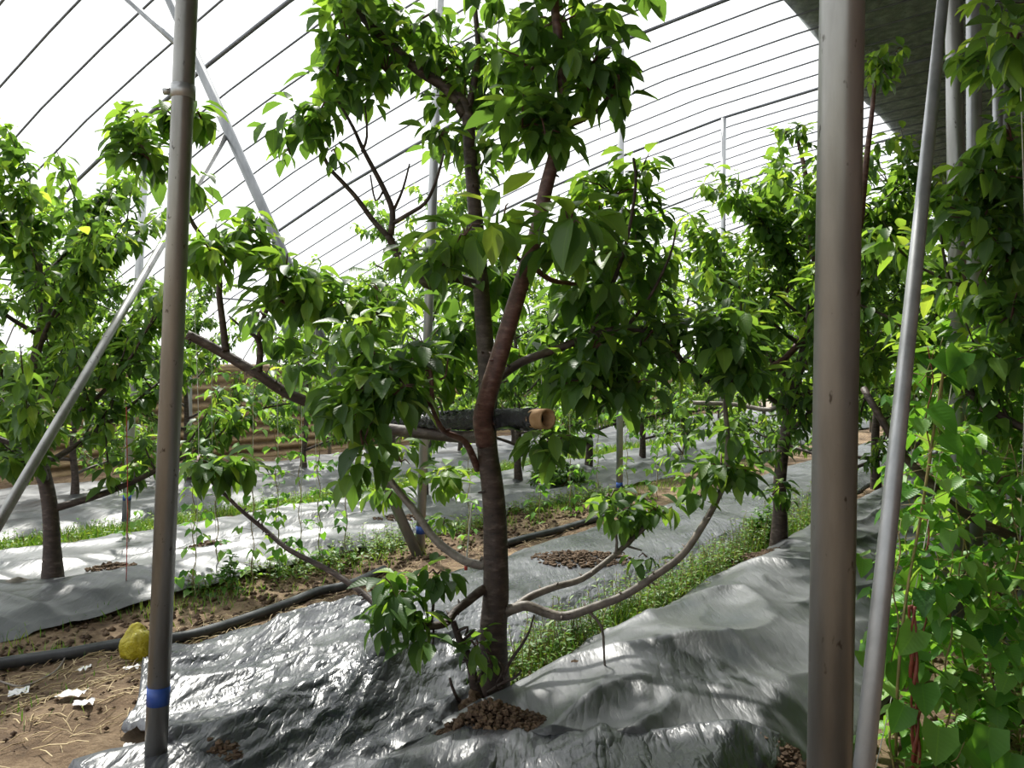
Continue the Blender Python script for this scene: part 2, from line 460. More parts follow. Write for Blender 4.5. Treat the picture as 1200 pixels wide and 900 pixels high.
# ------------------------------------------------------------------ roof ribs
def rib_mesh(r, n):
    mb = MB(); pts = []
    for k in axis(-4.2, 16.8, 46): pts.append(Vector((-k*CA, k*SA, H(k)-(0 if r > .02 else -.015))))
    mb.tube(pts, r, n, smooth=1)
    return mb.mesh('rib', M['rib'])
thick = rib_mesh(.026, 8); thin = rib_mesh(.0135, 6)
ARCH = [1.7+3.65*k for k in range(-1, 11)]
for k, u in enumerate(ARCH):
    o = link('roof_arch', thick); o.location = W(u, 0, 0)
    lab = {1: 'thick steel roof arch over the nearest posts',
           2: 'thick steel roof arch crossing the upper left sky behind the leaning brace',
           3: 'thick steel roof arch carried by the slim post right of the main tree top',
           4: 'thick steel roof arch carried by the thin post between main tree and broad post'}.get(k, 'distant thick steel arch among thin ribs under the white film')
    tag(o, lab, 'roof arch', 'thick arches of the film roof')
    if k < len(ARCH)-1:
        for j in range(1, 7):
            o = link('roof_rib', thin); o.location = W(u+3.65*j/7, 0, 0)
            tag(o, 'thin grey steel rib bowed under the white greenhouse film', 'roof rib', 'thin ribs of the film roof')
mb = MB(); mb.tube([W(u, 14.5, H(14.5)-.04) for u in axis(1.7, 41.5, 8)], .019, 8, smooth=1)
tag(mb.build('roof_purlin', M['rib']), 'thin horizontal steel purlin joining arch ends above the brown wall', 'purlin')

# ------------------------------------------------------------------ posts and braces
def post(name, top, bot, r, m, label, cat='post', group=None, band=None, n=20, flange=False, clamp=None):
    top = Vector(top); bot = Vector(bot)
    e = empty(name, bot, label, cat, group)
    d = top-bot
    mb = MB(); mb.tube([bot, bot+d*.5, top], r, n, smooth=1); mb.build('tube', m, e, org=bot)
    if band is not None:
        ln = d.length; a = bot+d*((band)/ln); b = bot+d*((band+.07)/ln)
        mb = MB(); mb.tube([a, b], r*1.03, n, smooth=1); mb.build('tape_band', M['tape'], e, org=bot, label='blue tape band')
    if clamp is not None:
        ln = d.length
        a = bot+d*((clamp)/ln); b = bot+d*((clamp+.05)/ln)
        mb = MB(); mb.tube([a, b], r*1.12, n, smooth=1)
        c = (a+b)/2; mb.tube([c+Vector((-r*1.7, -.01, 0)), c+Vector((-r*1.05, -.01, 0))], .014, 6, smooth=1)
        mb.build('clamp', M['steel'], e, org=bot)
    return e
def pix_post(name, t, b, r, m, label, d=None, to_roof=True, **kw):
    """post through two image points at depth d, run down to the soil and up to the roof"""
    A = at(t[0], t[1], d); B = at(b[0], b[1], d); k = (A-B)
    g = gz(B.x, B.y)
    bot = B + k*((g-.05-B.z)/k.z)
    if to_roof:
        top = A
        for i in range(4):
            u, v = UV(top.x, top.y); top = B + k*((H(v)-.02-B.z)/k.z)
    else: top = A
    return post(name, top, bot, r, m, label, **kw)
PG = 'round steel posts holding up the roof arches'
pix_post('steel_post', (219, 0), (182, 900), .041, M['steel_dull'], 'near steel post left of the main tree with leaves around its upper part', d=3.05, group=PG, band=.30, n=28, clamp=2.62)
pix_post('steel_post', (987, 0), (972, 900), .0425, M['steel_dull'], 'broad brownish steel post nearest the camera, standing right of the main tree', d=1.58, group=PG, n=40)
pix_post('steel_post', (511, 120), (492, 650), .042, M['steel'], 'mid-distance steel post just left of main trunk with brace at its foot', d=7.2, group=PG, band=.22)
pix_post('steel_post', (173, 125), (148, 600), .050, M['steel'], 'mid-distance steel post with blue band beside the leafy tree on the left', d=10.2, group=PG, band=.30)
pix_post('steel_post', (728, 48), (726, 580), .042, M['steel'], 'slim steel post whose top shows right of the main tree crown', d=10.3, group=PG, band=.20)
pix_post('steel_post', (848, 145), (846, 500), .042, M['steel'], 'slim steel post in the gap between main tree and right-hand tree', d=13.1, group=PG)
pix_post('steel_post', (221, 345), (224, 560), .040, M['steel'], 'far thin steel post under the end of the purlin by the brown wall', d=15.8, group=PG)
pix_post('steel_post', (1118, 0), (1126, 700), .049, M['steel_dull'], 'greenish-stained steel post, left one of the close pair among the vines', d=4.75, group=PG)
pix_post('steel_post', (1141, 0), (1143, 700), .042, M['steel'], 'clean grey steel post, right one of the close pair among the vines', d=4.85, group=PG)
pix_post('steel_post', (1169, 0), (1170, 500), .042, M['steel'], 'bluish steel post right of the close pair, half hidden by leaves', d=7.3, group=PG)
pix_post('steel_post', (1179, 0), (1180, 500), .042, M['steel'], 'narrow steel post behind leaves at the right edge', d=10.6, group=PG)
for u in ARCH[4:10]:
    for v in (.5, 4.9, 9.97, 14.5):
        if u < 13 and v == 4.9: continue
        b = W(u, v, G(u, v)-.05); t = W(u, v, H(v)-.02)
        post('steel_post', t, b, .040, M['steel'], 'far slender steel post standing among the distant trees', group='far steel posts', n=10)
post('steel_post', W(5.35, 14.5, H(14.5)-.02), W(5.35, 14.5, -.4), .04, M['steel'], 'far steel post at the low side near the left edge', group=PG, n=12)
# braces
def line_brace(a, da, b, db, r, ext0, ext1, m, label):
    A = at(*a, da); B = at(*b, db); d = (B-A)
    A2 = A-d*ext0; B2 = B+d*ext1
    return post('steel_brace', B2, A2, r, m, label, cat='brace', group='slanting steel braces', n=20)
A = at(1012, 900, 2.1); B = at(1105, 0, 3.9)
line_brace((1012, 900), 2.1, (1105, 0), 3.9, .0265, (A.z-.12)/(B.z-A.z), .42, M['steel'], 'long pale steel brace leaning right beside the broad near post')
line_brace((489, 650), 7.1, (195, -10), 7.35, .047, .02, .06, M['brace'], 'long steel brace slanting from mid post foot up to the upper left roof')
A = at(0, 610, 3.9); B = at(264, 160, 7.3)
line_brace((0, 610), 3.9, (264, 160), 7.3, .027, (A.z+.1)/(B.z-A.z)*.98, .0, M['steel_dull'], 'dull steel brace rising from lower left edge behind the near left post')
line_brace((238, 80), 7.35, (150, 0), 7.5, .027, .0, .12, M['brace'], 'short steel strut crossing behind the top of the near left post')

# ------------------------------------------------------------------ trees
def generic_tree(name, loc, trunk, seed, nb=10, spread=1.7, twigs=6, ros=6, nleaf=6, size=.125, prof='cherry',
                 label='', group=None, low=.55, r0=.09, droop=.0, cat='tree', barkm='bark', topz=None):
    """trunk: local points; returns the root"""
    global R
    keep = R; R = random.Random(seed)
    e = empty(name, loc, label, cat, group)
    n = len(trunk); rad = [r0*(1-.72*i/(n-1))*(1.35 if i == 0 else 1) for i in range(n)]
    tr = [Vector(p) for p in trunk]
    mb = MB(); mb.tube(tr, rad, 12, smooth=4); mb.build('trunk', M[barkm], e)
    top = tr[-1].z
    def on(z):
        for a, b, ra in zip(tr, tr[1:], rad):
            if z <= b.z:
                return a.lerp(b, max(0, (z-a.z)/(b.z-a.z))), ra
        return tr[-1], rad[-1]
    az = R.uniform(0, 6.28)
    for k in range(nb):
        f = k/(nb-1)
        z = low + (top-.15-low)*f
        p0, ra = on(z); az += 2.4+R.uniform(-.3, .3)
        L = spread*(1.0-.45*f)*R.uniform(.8, 1.15)
        rise = .15+.75*f+R.uniform(-.1, .25)
        dh = Vector((math.cos(az), math.sin(az), 0))
        pts = [p0]
        d = dh + Vector((0, 0, rise)); d.normalize()
        for i in range(4):
            d = (d + Vector((R.uniform(-.2, .2), R.uniform(-.2, .2), R.uniform(-.05, .28)-droop*(1 if f < .45 else 0)))).normalized()
            pts.append(pts[-1]+d*L/4)
        rb = min(ra*.5, .032)
        bm_ = MB(); bm_.tube(pts, [rb, rb*.8, rb*.6, rb*.4, rb*.2], 7, smooth=3)
        Lv = Leaves()
        for t in range(twigs):
            s = .25+.75*(t+R.random()*.6)/twigs; s = min(s, .999)
            i = int(s*4); q = pts[i].lerp(pts[i+1], s*4-i)
            td = Vector((R.uniform(-.8, .8), R.uniform(-.8, .8), R.uniform(.05, 1.1))) + dh*.5; td.normalize()
            tl = R.uniform(.3, .65)*(spread/1.7)
            if t == twigs-1: q = pts[-1]
            c1 = q+td*tl*.5; c2 = q+td*tl+Vector((0, 0, .12*tl))
            bm_.tube([q, c1, c2], [rb*.35, rb*.25, rb*.12], 4, smooth=1, caps=False)
            for j in range(ros):
                g = (j+.6)/ros; pp = q.lerp(c1, g*2) if g < .5 else c1.lerp(c2, g*2-1)
                rosette(Lv, pp, nleaf if j < ros-1 else nleaf+2, size, td, fresh=.0 if j < ros-2 else .2)
        for j in range(3):
            rosette(Lv, pts[1].lerp(pts[4], R.random()), nleaf, size)
        b = bm_.build('branch', M[barkm], e)
        Lv.build('foliage', prof, M['leaf'], b)
    R = keep
    return e

# ---- main tree
mb0 = gp(581, 828)
D0 = mb0.y
main = empty('cherry_tree', mb0, 'main cherry tree in front centre with forked trunk and leafy spreading branches', 'tree', 'cherry trees in the greenhouse beds')
def px(lst, d):
    out = []
    for q in lst:
        out.append(at(q[0], q[1], q[2] if len(q) > 2 else d))
    return out
def mbranch(name, lst, w0, w1, d=D0, m='bark', n=10, extra=(), label=None):
    P_ = px(lst, d); k = len(P_)
    rr = []
    for i, p in enumerate(P_):
        w = w0+(w1-w0)*i/(k-1); rr.append(w*.5/F*p.y)
    b = MB(); b.tube(P_, rr, n, smooth=4)
    # buds and spurs along the wood
    for i in range(int(k*2.2)):
        a = R.randrange(k-1); q = P_[a].lerp(P_[a+1], R.random())
        dd = Vector((R.uniform(-1, 1), R.uniform(-1, 1), R.uniform(-.6, 1))).normalized()
        b.tube([q, q+dd*(rr[a]+.018)], [rr[a]*.35+.002, .003], 5, smooth=1)
    for lst2, a0, a1 in extra:
        P2 = px(lst2, d); m_ = len(P2)
        b.tube(P2, [(a0+(a1-a0)*i/(m_-1))*.5/F*P2[i].y for i in range(m_)], 7, smooth=3)
    b.v = [v for v in b.v]
    return b.build(name, M[m], main, org=mb0, label=label)
def clump(Lv, tw, cx, cy, rx, ry, d, n, size=.125, nl=6, fresh=0, axis_=None, dz=None):
    C = at(cx, cy, d); sx = rx/F*d; sy = ry/F*d; sd = dz if dz else .5*(sx+sy)
    root = C + Vector((0, 0, -.55*sy))
    for i in range(n):
        while True:
            a = Vector((R.uniform(-1, 1), R.uniform(-1, 1), R.uniform(-1, 1)))
            if a.length < 1: break
        p = C + Vector((a.x*sx, a.y*sd, a.z*sy))
        if i % 2 == 0:
            tw.tube([root, (root+p)/2+Vector((0, 0, .02)), p], [.006, .0045, .003], 4, smooth=1, caps=False)
        rosette(Lv, p, nl, size, (p-root).normalized()*.8, fresh)
def fol(parent, cl, twm='bark_red'):
    Lv = Leaves(); tw = MB()
    for c in cl:
        kw = c[7] if len(c) > 7 else {}
        tw = MB(); clump(Lv, tw, *c[:6], size=c[6], **kw)
        tw.build('twig', M[twm], parent, org=mb0)
    Lv.build('foliage', 'cherry', M['leaf'], parent, org=mb0)

b = mbranch('trunk', [(583, 838), (582, 818), (579, 780), (578, 740), (581, 700), (581, 660), (580, 610), (577, 570), (572, 535), (570, 505)], 37, 23, n=18)
b1 = mbranch('stem', [(570, 520, D0), (566, 490, D0-.05), (574, 455, D0-.1), (583, 425, D0-.12), (598, 375, D0-.15), (613, 325, D0-.18), (628, 275, D0-.2), (640, 220, D0-.22), (652, 175, D0-.24), (660, 140, D0-.25), (658, 95, D0-.25), (655, 50, D0-.25), (650, 5, D0-.25), (648, -60, D0-.25)], 25, 9, m='bark_red', n=14, label='reddish young stem',
             extra=[([(657, 148, D0-.24), (680, 141, D0-.26), (705, 125, D0-.28), (722, 100, D0-.3), (724, 88, D0-.3)], 9, 5),
                    ([(622, 310, D0-.15), (645, 328, D0-.1), (672, 333, D0), (705, 345, D0+.1)], 8, 3),
                    ([(618, 315, D0-.15), (600, 296, D0-.2), (580, 285, D0-.25)], 5, 3)])
fol(b1, [(655, 12, 70, 28, 3.6, 13, .145), (690, 55, 42, 42, 3.45, 10, .15), (622, 60, 42, 40, 3.6, 10, .14), (640, 105, 34, 34, 3.6, 7, .14),
         (612, 135, 42, 26, 3.45, 10, .15), (690, 95, 20, 20, 3.5, 3, .14), (716, 118, 8, 18, 3.5, 2, .12), (640, 150, 28, 20, 3.4, 5, .14), (695, -50, 100, 50, 3.6, 20, .13),
         (570, -45, 60, 50, 3.7, 12, .13),
         (668, 250, 30, 28, 3.1, 5, .19, dict(nl=5, fresh=.12)), (662, 290, 22, 26, 3.3, 3, .16)])
b2 = mbranch('stem', [(570, 510, D0), (572, 470, D0+.1), (570, 420, D0+.2), (566, 370, D0+.25), (562, 310, D0+.3), (556, 240, D0+.3), (551, 180, D0+.3), (547, 130, D0+.3), (535, 112, D0+.3)], 24, 13, n=12,
             extra=[([(545, 135, D0+.3), (525, 105, D0+.3), (490, 82, D0+.28), (455, 50, D0+.25), (425, 20, D0+.2), (400, -8, D0+.2), (380, -40, D0+.2)], 15, 9),
                    ([(548, 130, D0+.3), (556, 95, D0+.3), (560, 50, D0+.35), (556, 0, D0+.4), (560, -60, D0+.4)], 9, 5)])
fol(b2, [(408, 32, 42, 42, 4.0, 13, .135), (395, 75, 22, 30, 3.9, 8, .14), (452, 62, 40, 40, 4.1, 16, .12), (480, 25, 40, 26, 4.1, 10, .12), (505, 75, 50, 36, 4.25, 16, .11),
         (540, 60, 45, 40, 4.3, 15, .11), (580, 55, 30, 50, 4.2, 12, .11), (435, 95, 30, 20, 4.0, 6, .13), (410, -30, 60, 30, 4.0, 10, .13),
         (545, 110, 40, 24, 4.2, 12, .11), (590, 95, 22, 26, 4.2, 6, .11),
         (560, 185, 22, 30, 4.1, 6, .11, dict(fresh=.05)), (530, 165, 30, 24, 4.3, 9, .11, dict(fresh=.1)),
         (545, 262, 46, 24, 3.3, 7, .175, dict(nl=5, fresh=.16)), (590, 245, 30, 20, 3.3, 3, .18, dict(nl=4, fresh=.2)), (525, 300, 26, 22, 3.4, 5, .15), (555, 330, 34, 28, 4.2, 7, .15),
         (555, 380, 34, 34, 4.3, 9, .14), (592, 330, 22, 26, 4.3, 5, .14), (520, 405, 24, 24, 4.3, 6, .14), (610, 405, 24, 22, 4.3, 6, .14)])
# bare upper-left limb
b3 = mbranch('branch', [(562, 335, D0+.28), (530, 325, D0+.25), (505, 335, D0+.2), (485, 318, D0+.2), (466, 298, D0+.18), (455, 275, D0+.15)], 12, 9, n=9,
             extra=[([(455, 277, D0+.15), (437, 258, D0+.15), (418, 232, D0+.12), (400, 212, D0+.1), (385, 195, D0+.1), (372, 165, D0+.1)], 7, 4),
                    ([(458, 275, D0+.15), (460, 248, D0+.15), (450, 222, D0+.15), (436, 195, D0+.15), (424, 172, D0+.15), (414, 150, D0+.15), (396, 118, D0+.15), (391, 112, D0+.15)], 8, 2.5),
                    ([(424, 178, D0+.15), (430, 160, D0+.15), (428, 124, D0+.15)], 4, 2),
                    ([(460, 262, D0+.15), (480, 250, D0+.1), (498, 238, D0+.05), (510, 215, D0), (520, 180, D0)], 6, 3),
                    ([(462, 245, D0+.15), (472, 222, D0+.1), (480, 192, D0+.1)], 4, 2),
                    ([(450, 222, D0+.15), (440, 235, D0+.1), (434, 205, D0+.1)], 3, 2),
                    ([(470, 300, D0+.15), (460, 318, D0+.1), (440, 310, D0+.1)], 4, 2)], label='mostly bare twiggy branch')
fol(b3, [(348, 135, 34, 22, D0, 9, .13), (375, 120, 12, 20, D0, 3, .13), (340, 175, 14, 10, D0, 1, .11), (388, 170, 12, 14, D0, 2, .11), (492, 300, 22, 20, 3.7, 4, .13), (445, 335, 24, 16, 4, 5, .11),
         (515, 155, 20, 16, 4.0, 4, .11)])
# thick cut limb to the left
b4 = mbranch('branch', [(566, 512, D0), (540, 512, D0+.3), (500, 508, D0+.5), (453, 503, D0+.65), (425, 500, D0+.6), (397, 489, D0+.55), (366, 474, D0+.5), (333, 459, D0+.45), (300, 437, D0+.4), (263, 415, D0+.38), (240, 402, D0+.35), (219, 392, D0+.32)], 15, 11, m='bark', n=12,
             extra=[([(265, 412, D0+.38), (262, 385, D0+.35), (257, 345, D0+.3), (257, 325, D0+.28), (245, 290, D0+.25), (228, 265, D0+.2), (218, 245, D0+.1), (205, 215, D0-.2), (200, 180, D0-.5)], 9, 3),
                    ([(258, 325, D0+.28), (266, 295, D0+.25), (262, 270, D0+.2)], 5, 2),
                    ([(303, 438, D0+.4), (305, 410, D0+.38), (300, 395, D0+.35), (285, 385, D0+.33), (268, 370, D0+.3)], 9, 2),
                    ([(303, 400, D0+.38), (308, 375, D0+.3), (320, 345, D0+.2), (322, 320, D0+.2)], 7, 3)])
fol(b4, [(205, 128, 26, 18, 3.2, 7, .11), (165, 145, 26, 18, 3.3, 8, .11, dict(fresh=.1)), (180, 178, 30, 24, 3.3, 12, .11), (235, 130, 16, 16, 3.2, 3, .11, dict(fresh=.1)), (228, 205, 12, 12, 3.3, 2, .11), (232, 235, 12, 14, 3.6, 3, .10, dict(fresh=.15)),
         (250, 285, 30, 26, 3.8, 12, .12, dict(fresh=.15)), (222, 298, 10, 20, 3.8, 3, .12, dict(fresh=.1)), (295, 262, 24, 20, 4.0, 8, .11), (305, 285, 24, 18, 4.0, 6, .12, dict(fresh=.15)),
         (335, 312, 40, 24, 3.9, 12, .13), (335, 345, 28, 22, 3.9, 7, .14), (368, 340, 20, 26, 3.9, 6, .13, dict(fresh=.15)), (308, 362, 16, 12, 4, 3, .12),
         (335, 388, 30, 22, 4.5, 8, .13), (372, 415, 18, 18, 4.5, 5, .13), (352, 425, 12, 12, 3.9, 2, .14)])
# centre-left leafy shoots
b5 = mbranch('branch', [(560, 550, D0+.02), (545, 518, D0-.1), (520, 505, D0-.2), (508, 480, D0-.3), (505, 440, D0-.35), (498, 410, D0-.35)], 9, 4, m='bark_red',
             extra=[([(508, 478, D0-.3), (480, 455, D0-.35), (455, 430, D0-.35), (430, 405, D0-.3), (410, 380, D0-.2)], 5, 3),
                    ([(515, 445, D0-.3), (522, 440, D0-.3), (525, 420, D0-.3)], 3, 2)])
fol(b5, [(435, 395, 40, 34, 3.6, 14, .135, dict(fresh=.1)), (400, 345, 24, 26, 3.9, 7, .12), (462, 425, 42, 32, 3.5, 13, .14), (425, 455, 30, 28, 3.4, 9, .14), (492, 440, 28, 24, 4.1, 7, .13),
         (425, 500, 18, 38, 3.4, 7, .14), (400, 460, 20, 24, 3.5, 5, .14), (500, 400, 28, 22, 4.2, 6, .13), (462, 455, 34, 14, 3.4, 5, .14), (445, 360, 30, 20, 3.9, 7, .12, dict(fresh=.15)), (535, 440, 18, 22, 4.3, 4, .13),
         (418, 540, 12, 18, 3.4, 2, .13)])
# right upper leafage
b6 = mbranch('branch', [(575, 450, D0+.1), (610, 425, D0+.1), (650, 410, D0), (690, 395, D0), (730, 385, D0), (775, 395, D0), (805, 430, D0+.05), (830, 447, D0+.1), (848, 462, D0+.1)], 11, 5, m='bark',
             extra=[([(690, 395, D0), (715, 340, D0), (735, 280, D0), (745, 215, D0), (742, 185, D0)], 6, 3),
                    ([(730, 388, D0), (760, 350, D0), (785, 300, D0), (792, 268, D0)], 5, 2),
                    ([(700, 393, D0), (720, 430, D0), (728, 470, D0-.1)], 5, 3)])
fol(b6, [(720, 215, 46, 28, 4.1, 14, .115, dict(fresh=.15)), (750, 195, 20, 24, 4.1, 5, .115, dict(fresh=.2)), (700, 245, 30, 26, 4.0, 8, .13, dict(fresh=.15)), (745, 250, 34, 26, 4.1, 10, .12), (700, 300, 40, 28, 3.8, 11, .14), (745, 300, 34, 26, 4.0, 8, .13),
         (785, 285, 20, 26, 4.2, 6, .11, dict(fresh=.1)), (668, 345, 32, 24, 3.9, 7, .14), (710, 345, 44, 26, 3.8, 11, .14), (765, 335, 30, 26, 4.0, 7, .13), (658, 390, 28, 24, 3.9, 6, .14), (695, 395, 40, 28, 3.7, 10, .14),
         (750, 390, 42, 30, 3.8, 11, .13), (705, 440, 40, 26, 3.7, 10, .14), (745, 435, 30, 26, 3.7, 6, .13), (660, 440, 36, 22, 3.8, 7, .14), (790, 395, 26, 30, 3.8, 7, .13), (650, 510, 28, 22, 3.6, 5, .14), (735, 470, 16, 18, 3.7, 3, .13)])
# long right-hand limbs
b7 = mbranch('branch', [(583, 716, D0), (600, 714, D0-.02), (617, 710, D0-.03), (640, 718, D0-.04), (663, 722, D0-.05), (700, 710, D0-.05), (733, 697, D0-.05), (770, 673, D0-.05), (800, 650, D0-.04), (826, 612, D0-.03), (843, 580, D0), (850, 558, D0), (853, 517, D0+.03), (850, 480, D0+.05), (850, 455, D0+.1)], 13, 5, m='bark_grey', n=11,
             extra=[([(688, 715, D0-.05), (705, 735, D0-.06), (708, 770, D0-.06), (710, 795, D0-.06)], 4, 2)])
fol(b7, [(855, 395, 26, 44, 3.75, 20, .135), (858, 445, 14, 28, 3.75, 7, .12), (840, 370, 16, 16, 3.75, 4, .13), (875, 420, 12, 24, 3.7, 4, .12),
         (845, 540, 34, 22, 3.8, 10, .125), (875, 555, 14, 26, 3.8, 4, .12), (820, 575, 16, 20, 3.8, 3, .12), (862, 510, 16, 18, 3.8, 3, .11)])
b8 = mbranch('branch', [(583, 722, D0), (600, 715, D0+.05), (620, 700, D0+.1), (650, 688, D0+.15), (683, 678, D0+.2), (717, 653, D0+.25), (743, 630, D0+.3), (765, 610, D0+.3), (785, 596, D0+.35)], 11, 4, m='bark_grey',
             extra=[([(722, 648, D0+.25), (722, 628, D0+.25), (712, 612, D0+.25)], 4, 2), ([(735, 640, D0+.3), (752, 645, D0+.25)], 3, 2)])
fol(b8, [(725, 600, 36, 14, 4.1, 8, .12), (770, 592, 30, 14, 4.1, 6, .11), (758, 650, 14, 5, 3.9, 2, .10), (715, 575, 20, 16, 4.2, 4, .11), (640, 455, 20, 14, 4.2, 3, .12)])
# lower-left limbs
b9 = mbranch('branch', [(577, 660, D0), (562, 662, D0+.03), (540, 655, D0+.1), (510, 632, D0+.2), (487, 600, D0+.3), (468, 577, D0+.35), (450, 552, D0+.4), (436, 530, D0+.45)], 12, 6, m='bark_grey')
fol(b9, [(470, 530, 28, 20, 4.2, 6, .12, dict(fresh=.15)), (510, 560, 34, 22, 4.4, 8, .12, dict(fresh=.2)), (455, 575, 24, 16, 4.4, 5, .11, dict(fresh=.1)), (520, 610, 20, 10, 4.4, 3, .10, dict(fresh=.15))])
b10 = mbranch('branch', [(575, 688, D0), (563, 693, D0-.03), (548, 705, D0-.08), (533, 717, D0-.12), (522, 730, D0-.18), (500, 734, D0-.25), (478, 730, D0-.25), (455, 722, D0-.2), (425, 695, D0-.1), (385, 668, D0), (340, 645, D0+.05), (312, 622, D0+.1), (283, 598, D0+.1), (262, 578, D0+.1), (245, 562, D0+.1)], 12, 3.5, m='bark',
              extra=[([(505, 733, D0-.22), (508, 705, D0-.25), (505, 688, D0-.25)], 4, 3), ([(508, 735, D0-.22), (508, 750, D0-.25), (506, 762, D0-.25)], 3, 2)])
fol(b10, [(465, 690, 28, 20, 3.5, 8, .13), (475, 715, 22, 18, 3.45, 6, .14), (512, 668, 20, 10, 3.6, 4, .11), (450, 738, 8, 12, 3.4, 2, .12), (492, 745, 10, 10, 3.4, 2, .13),
          (250, 545, 26, 16, 3.8, 9, .13), (280, 535, 14, 14, 3.8, 3, .13), (232, 535, 12, 10, 3.8, 3, .12)])
b11 = mbranch('branch', [(570, 825, D0-.04), (563, 822, D0-.1), (556, 800, D0-.13), (549, 770, D0-.14), (538, 748, D0-.14), (531, 728, D0-.13)], 14, 7, m='bark', n=9,
              extra=[([(562, 818, D0-.12), (540, 822, D0-.15), (530, 805, D0-.2), (527, 794, D0-.2)], 5, 3),
                     ([(558, 800, D0-.13), (566, 785, D0-.15), (562, 765, D0-.15), (552, 750, D0-.15)], 5, 2.5),
                     ([(541, 752, D0-.14), (552, 742, D0-.16), (556, 738, D0-.16)], 4, 3),
                     ([(535, 740, D0-.14), (548, 735, D0-.16), (545, 745, D0-.16)], 4, 2.5)], label='bare sucker stump at the foot')
fol(b11, [(560, 748, 12, 14, 3.65, 3, .09), (575, 770, 8, 14, 3.65, 2, .07), (543, 832, 10, 6, 3.6, 2, .07)])
b12 = mbranch('branch', [(572, 812, D0-.08), (590, 800, D0-.12), (605, 793, D0-.12), (611, 785, D0-.12)], 5, 2, m='bark', n=7,
              extra=[([(588, 798, D0-.1), (598, 775, D0-.12), (612, 755, D0-.12), (620, 740, D0-.12), (626, 720, D0-.12)], 5, 2),
                     ([(583, 800, D0-.1), (590, 785, D0-.12), (585, 775, D0-.12)], 4, 2)], label='bare thin twigs at the foot')

# ---- left tree
l2 = gp(62, 683)
def rel(lst, base, d):
    return [at(x, y, d)-base for x, y in lst]
R = random.Random(21)
t2 = generic_tree('cherry_tree', l2, [Vector((0, 0, -.05))] + rel([(61, 640), (58, 590), (48, 540), (38, 480), (42, 420), (50, 370), (46, 320), (48, 285)], l2, l2.y), 5, nb=18, spread=1.6, twigs=8, ros=7, nleaf=6, size=.125,
                  label='leafy cherry tree at the left edge, trunk rising from the pale plastic', group='cherry trees in the greenhouse beds', low=.55, r0=.068)
# ---- right tree behind the broad post
l3 = gp(912, 645)
t3 = generic_tree('cherry_tree', l3, [Vector((0, 0, -.05))] + rel([(914, 600), (914, 560), (922, 500), (935, 440), (946, 390), (953, 340), (957, 300), (960, 270)], l3, l3.y), 9, nb=16, spread=1.6, twigs=8, ros=6, nleaf=6, size=.125,
                  label='leaning cherry tree behind the broad near post, weeds at its foot', group='cherry trees in the greenhouse beds', low=1.0, r0=.066)
def shoot(root, base, lst, d, w0, w1, cl, m='bark_red'):
    P_ = px(lst, d); k = len(P_); b = MB()
    b.tube(P_, [(w0+(w1-w0)*i/(k-1))*.5/F*P_[i].y for i in range(k)], 8, smooth=3)
    o = b.build('branch', M[m], root, org=base)
    Lv = Leaves(); tw = MB()
    for c in cl:
        kw = c[7] if len(c) > 7 else {}
        tw = MB(); clump(Lv, tw, *c[:6], size=c[6], **kw)
        tw.build('twig', M['bark_red'], o, org=base)
    Lv.build('foliage', 'cherry', M['leaf'], o, org=base)
d3 = l3.y
shoot(t3, l3, [(955, 330), (985, 345, d3-.4), (1005, 280, d3-.8), (1015, 190, d3-1), (1022, 130, d3-1.1), (1025, 95, d3-1.1)], d3, 12, 4,
      [(1040, 75, 18, 22, d3-1.1, 9, .12, dict(fresh=.15)), (1022, 80, 10, 20, d3-1.1, 3, .12, dict(fresh=.2)), (1050, 55, 8, 10, d3-1.1, 2, .10, dict(fresh=.2))])
shoot(t3, l3, [(958, 320), (950, 270), (945, 210), (935, 165)], d3, 10, 4,
      [(920, 150, 14, 12, d3, 5, .11, dict(fresh=.2)), (935, 165, 10, 20, d3, 4, .11, dict(fresh=.1)), (910, 200, 22, 22, d3, 9, .12), (890, 240, 26, 22, d3, 10, .12), (905, 275, 30, 25, d3, 12, .12), (880, 290, 24, 26, d3, 8, .13, dict(fresh=.15)), (920, 330, 34, 30, d3, 14, .13), (1040, 200, 34, 24, d3, 12, .12), (1070, 220, 24, 26, d3, 10, .12), (1050, 270, 34, 26, d3, 12, .12)])
shoot(t3, l3, [(948, 385), (920, 420), (880, 440), (850, 450)], d3, 9, 4,
      [(845, 500, 34, 24, d3+.3, 9, .13), (800, 520, 26, 22, d3+.5, 8, .12), (905, 570, 26, 18, d3-.4, 6, .12), (905, 420, 36, 26, d3, 14, .13), (925, 470, 26, 40, d3-.2, 12, .13), (900, 520, 30, 24, d3-.3, 10, .125), (890, 380, 34, 24, d3, 12, .13)])
shoot(t3, l3, [(926, 460), (905, 480, d3+.2), (860, 474, d3+.4), (812, 472, d3+.5)], d3, 6, 5, [(810, 480, 20, 10, d3+.5, 3, .12)], m='bark_grey')

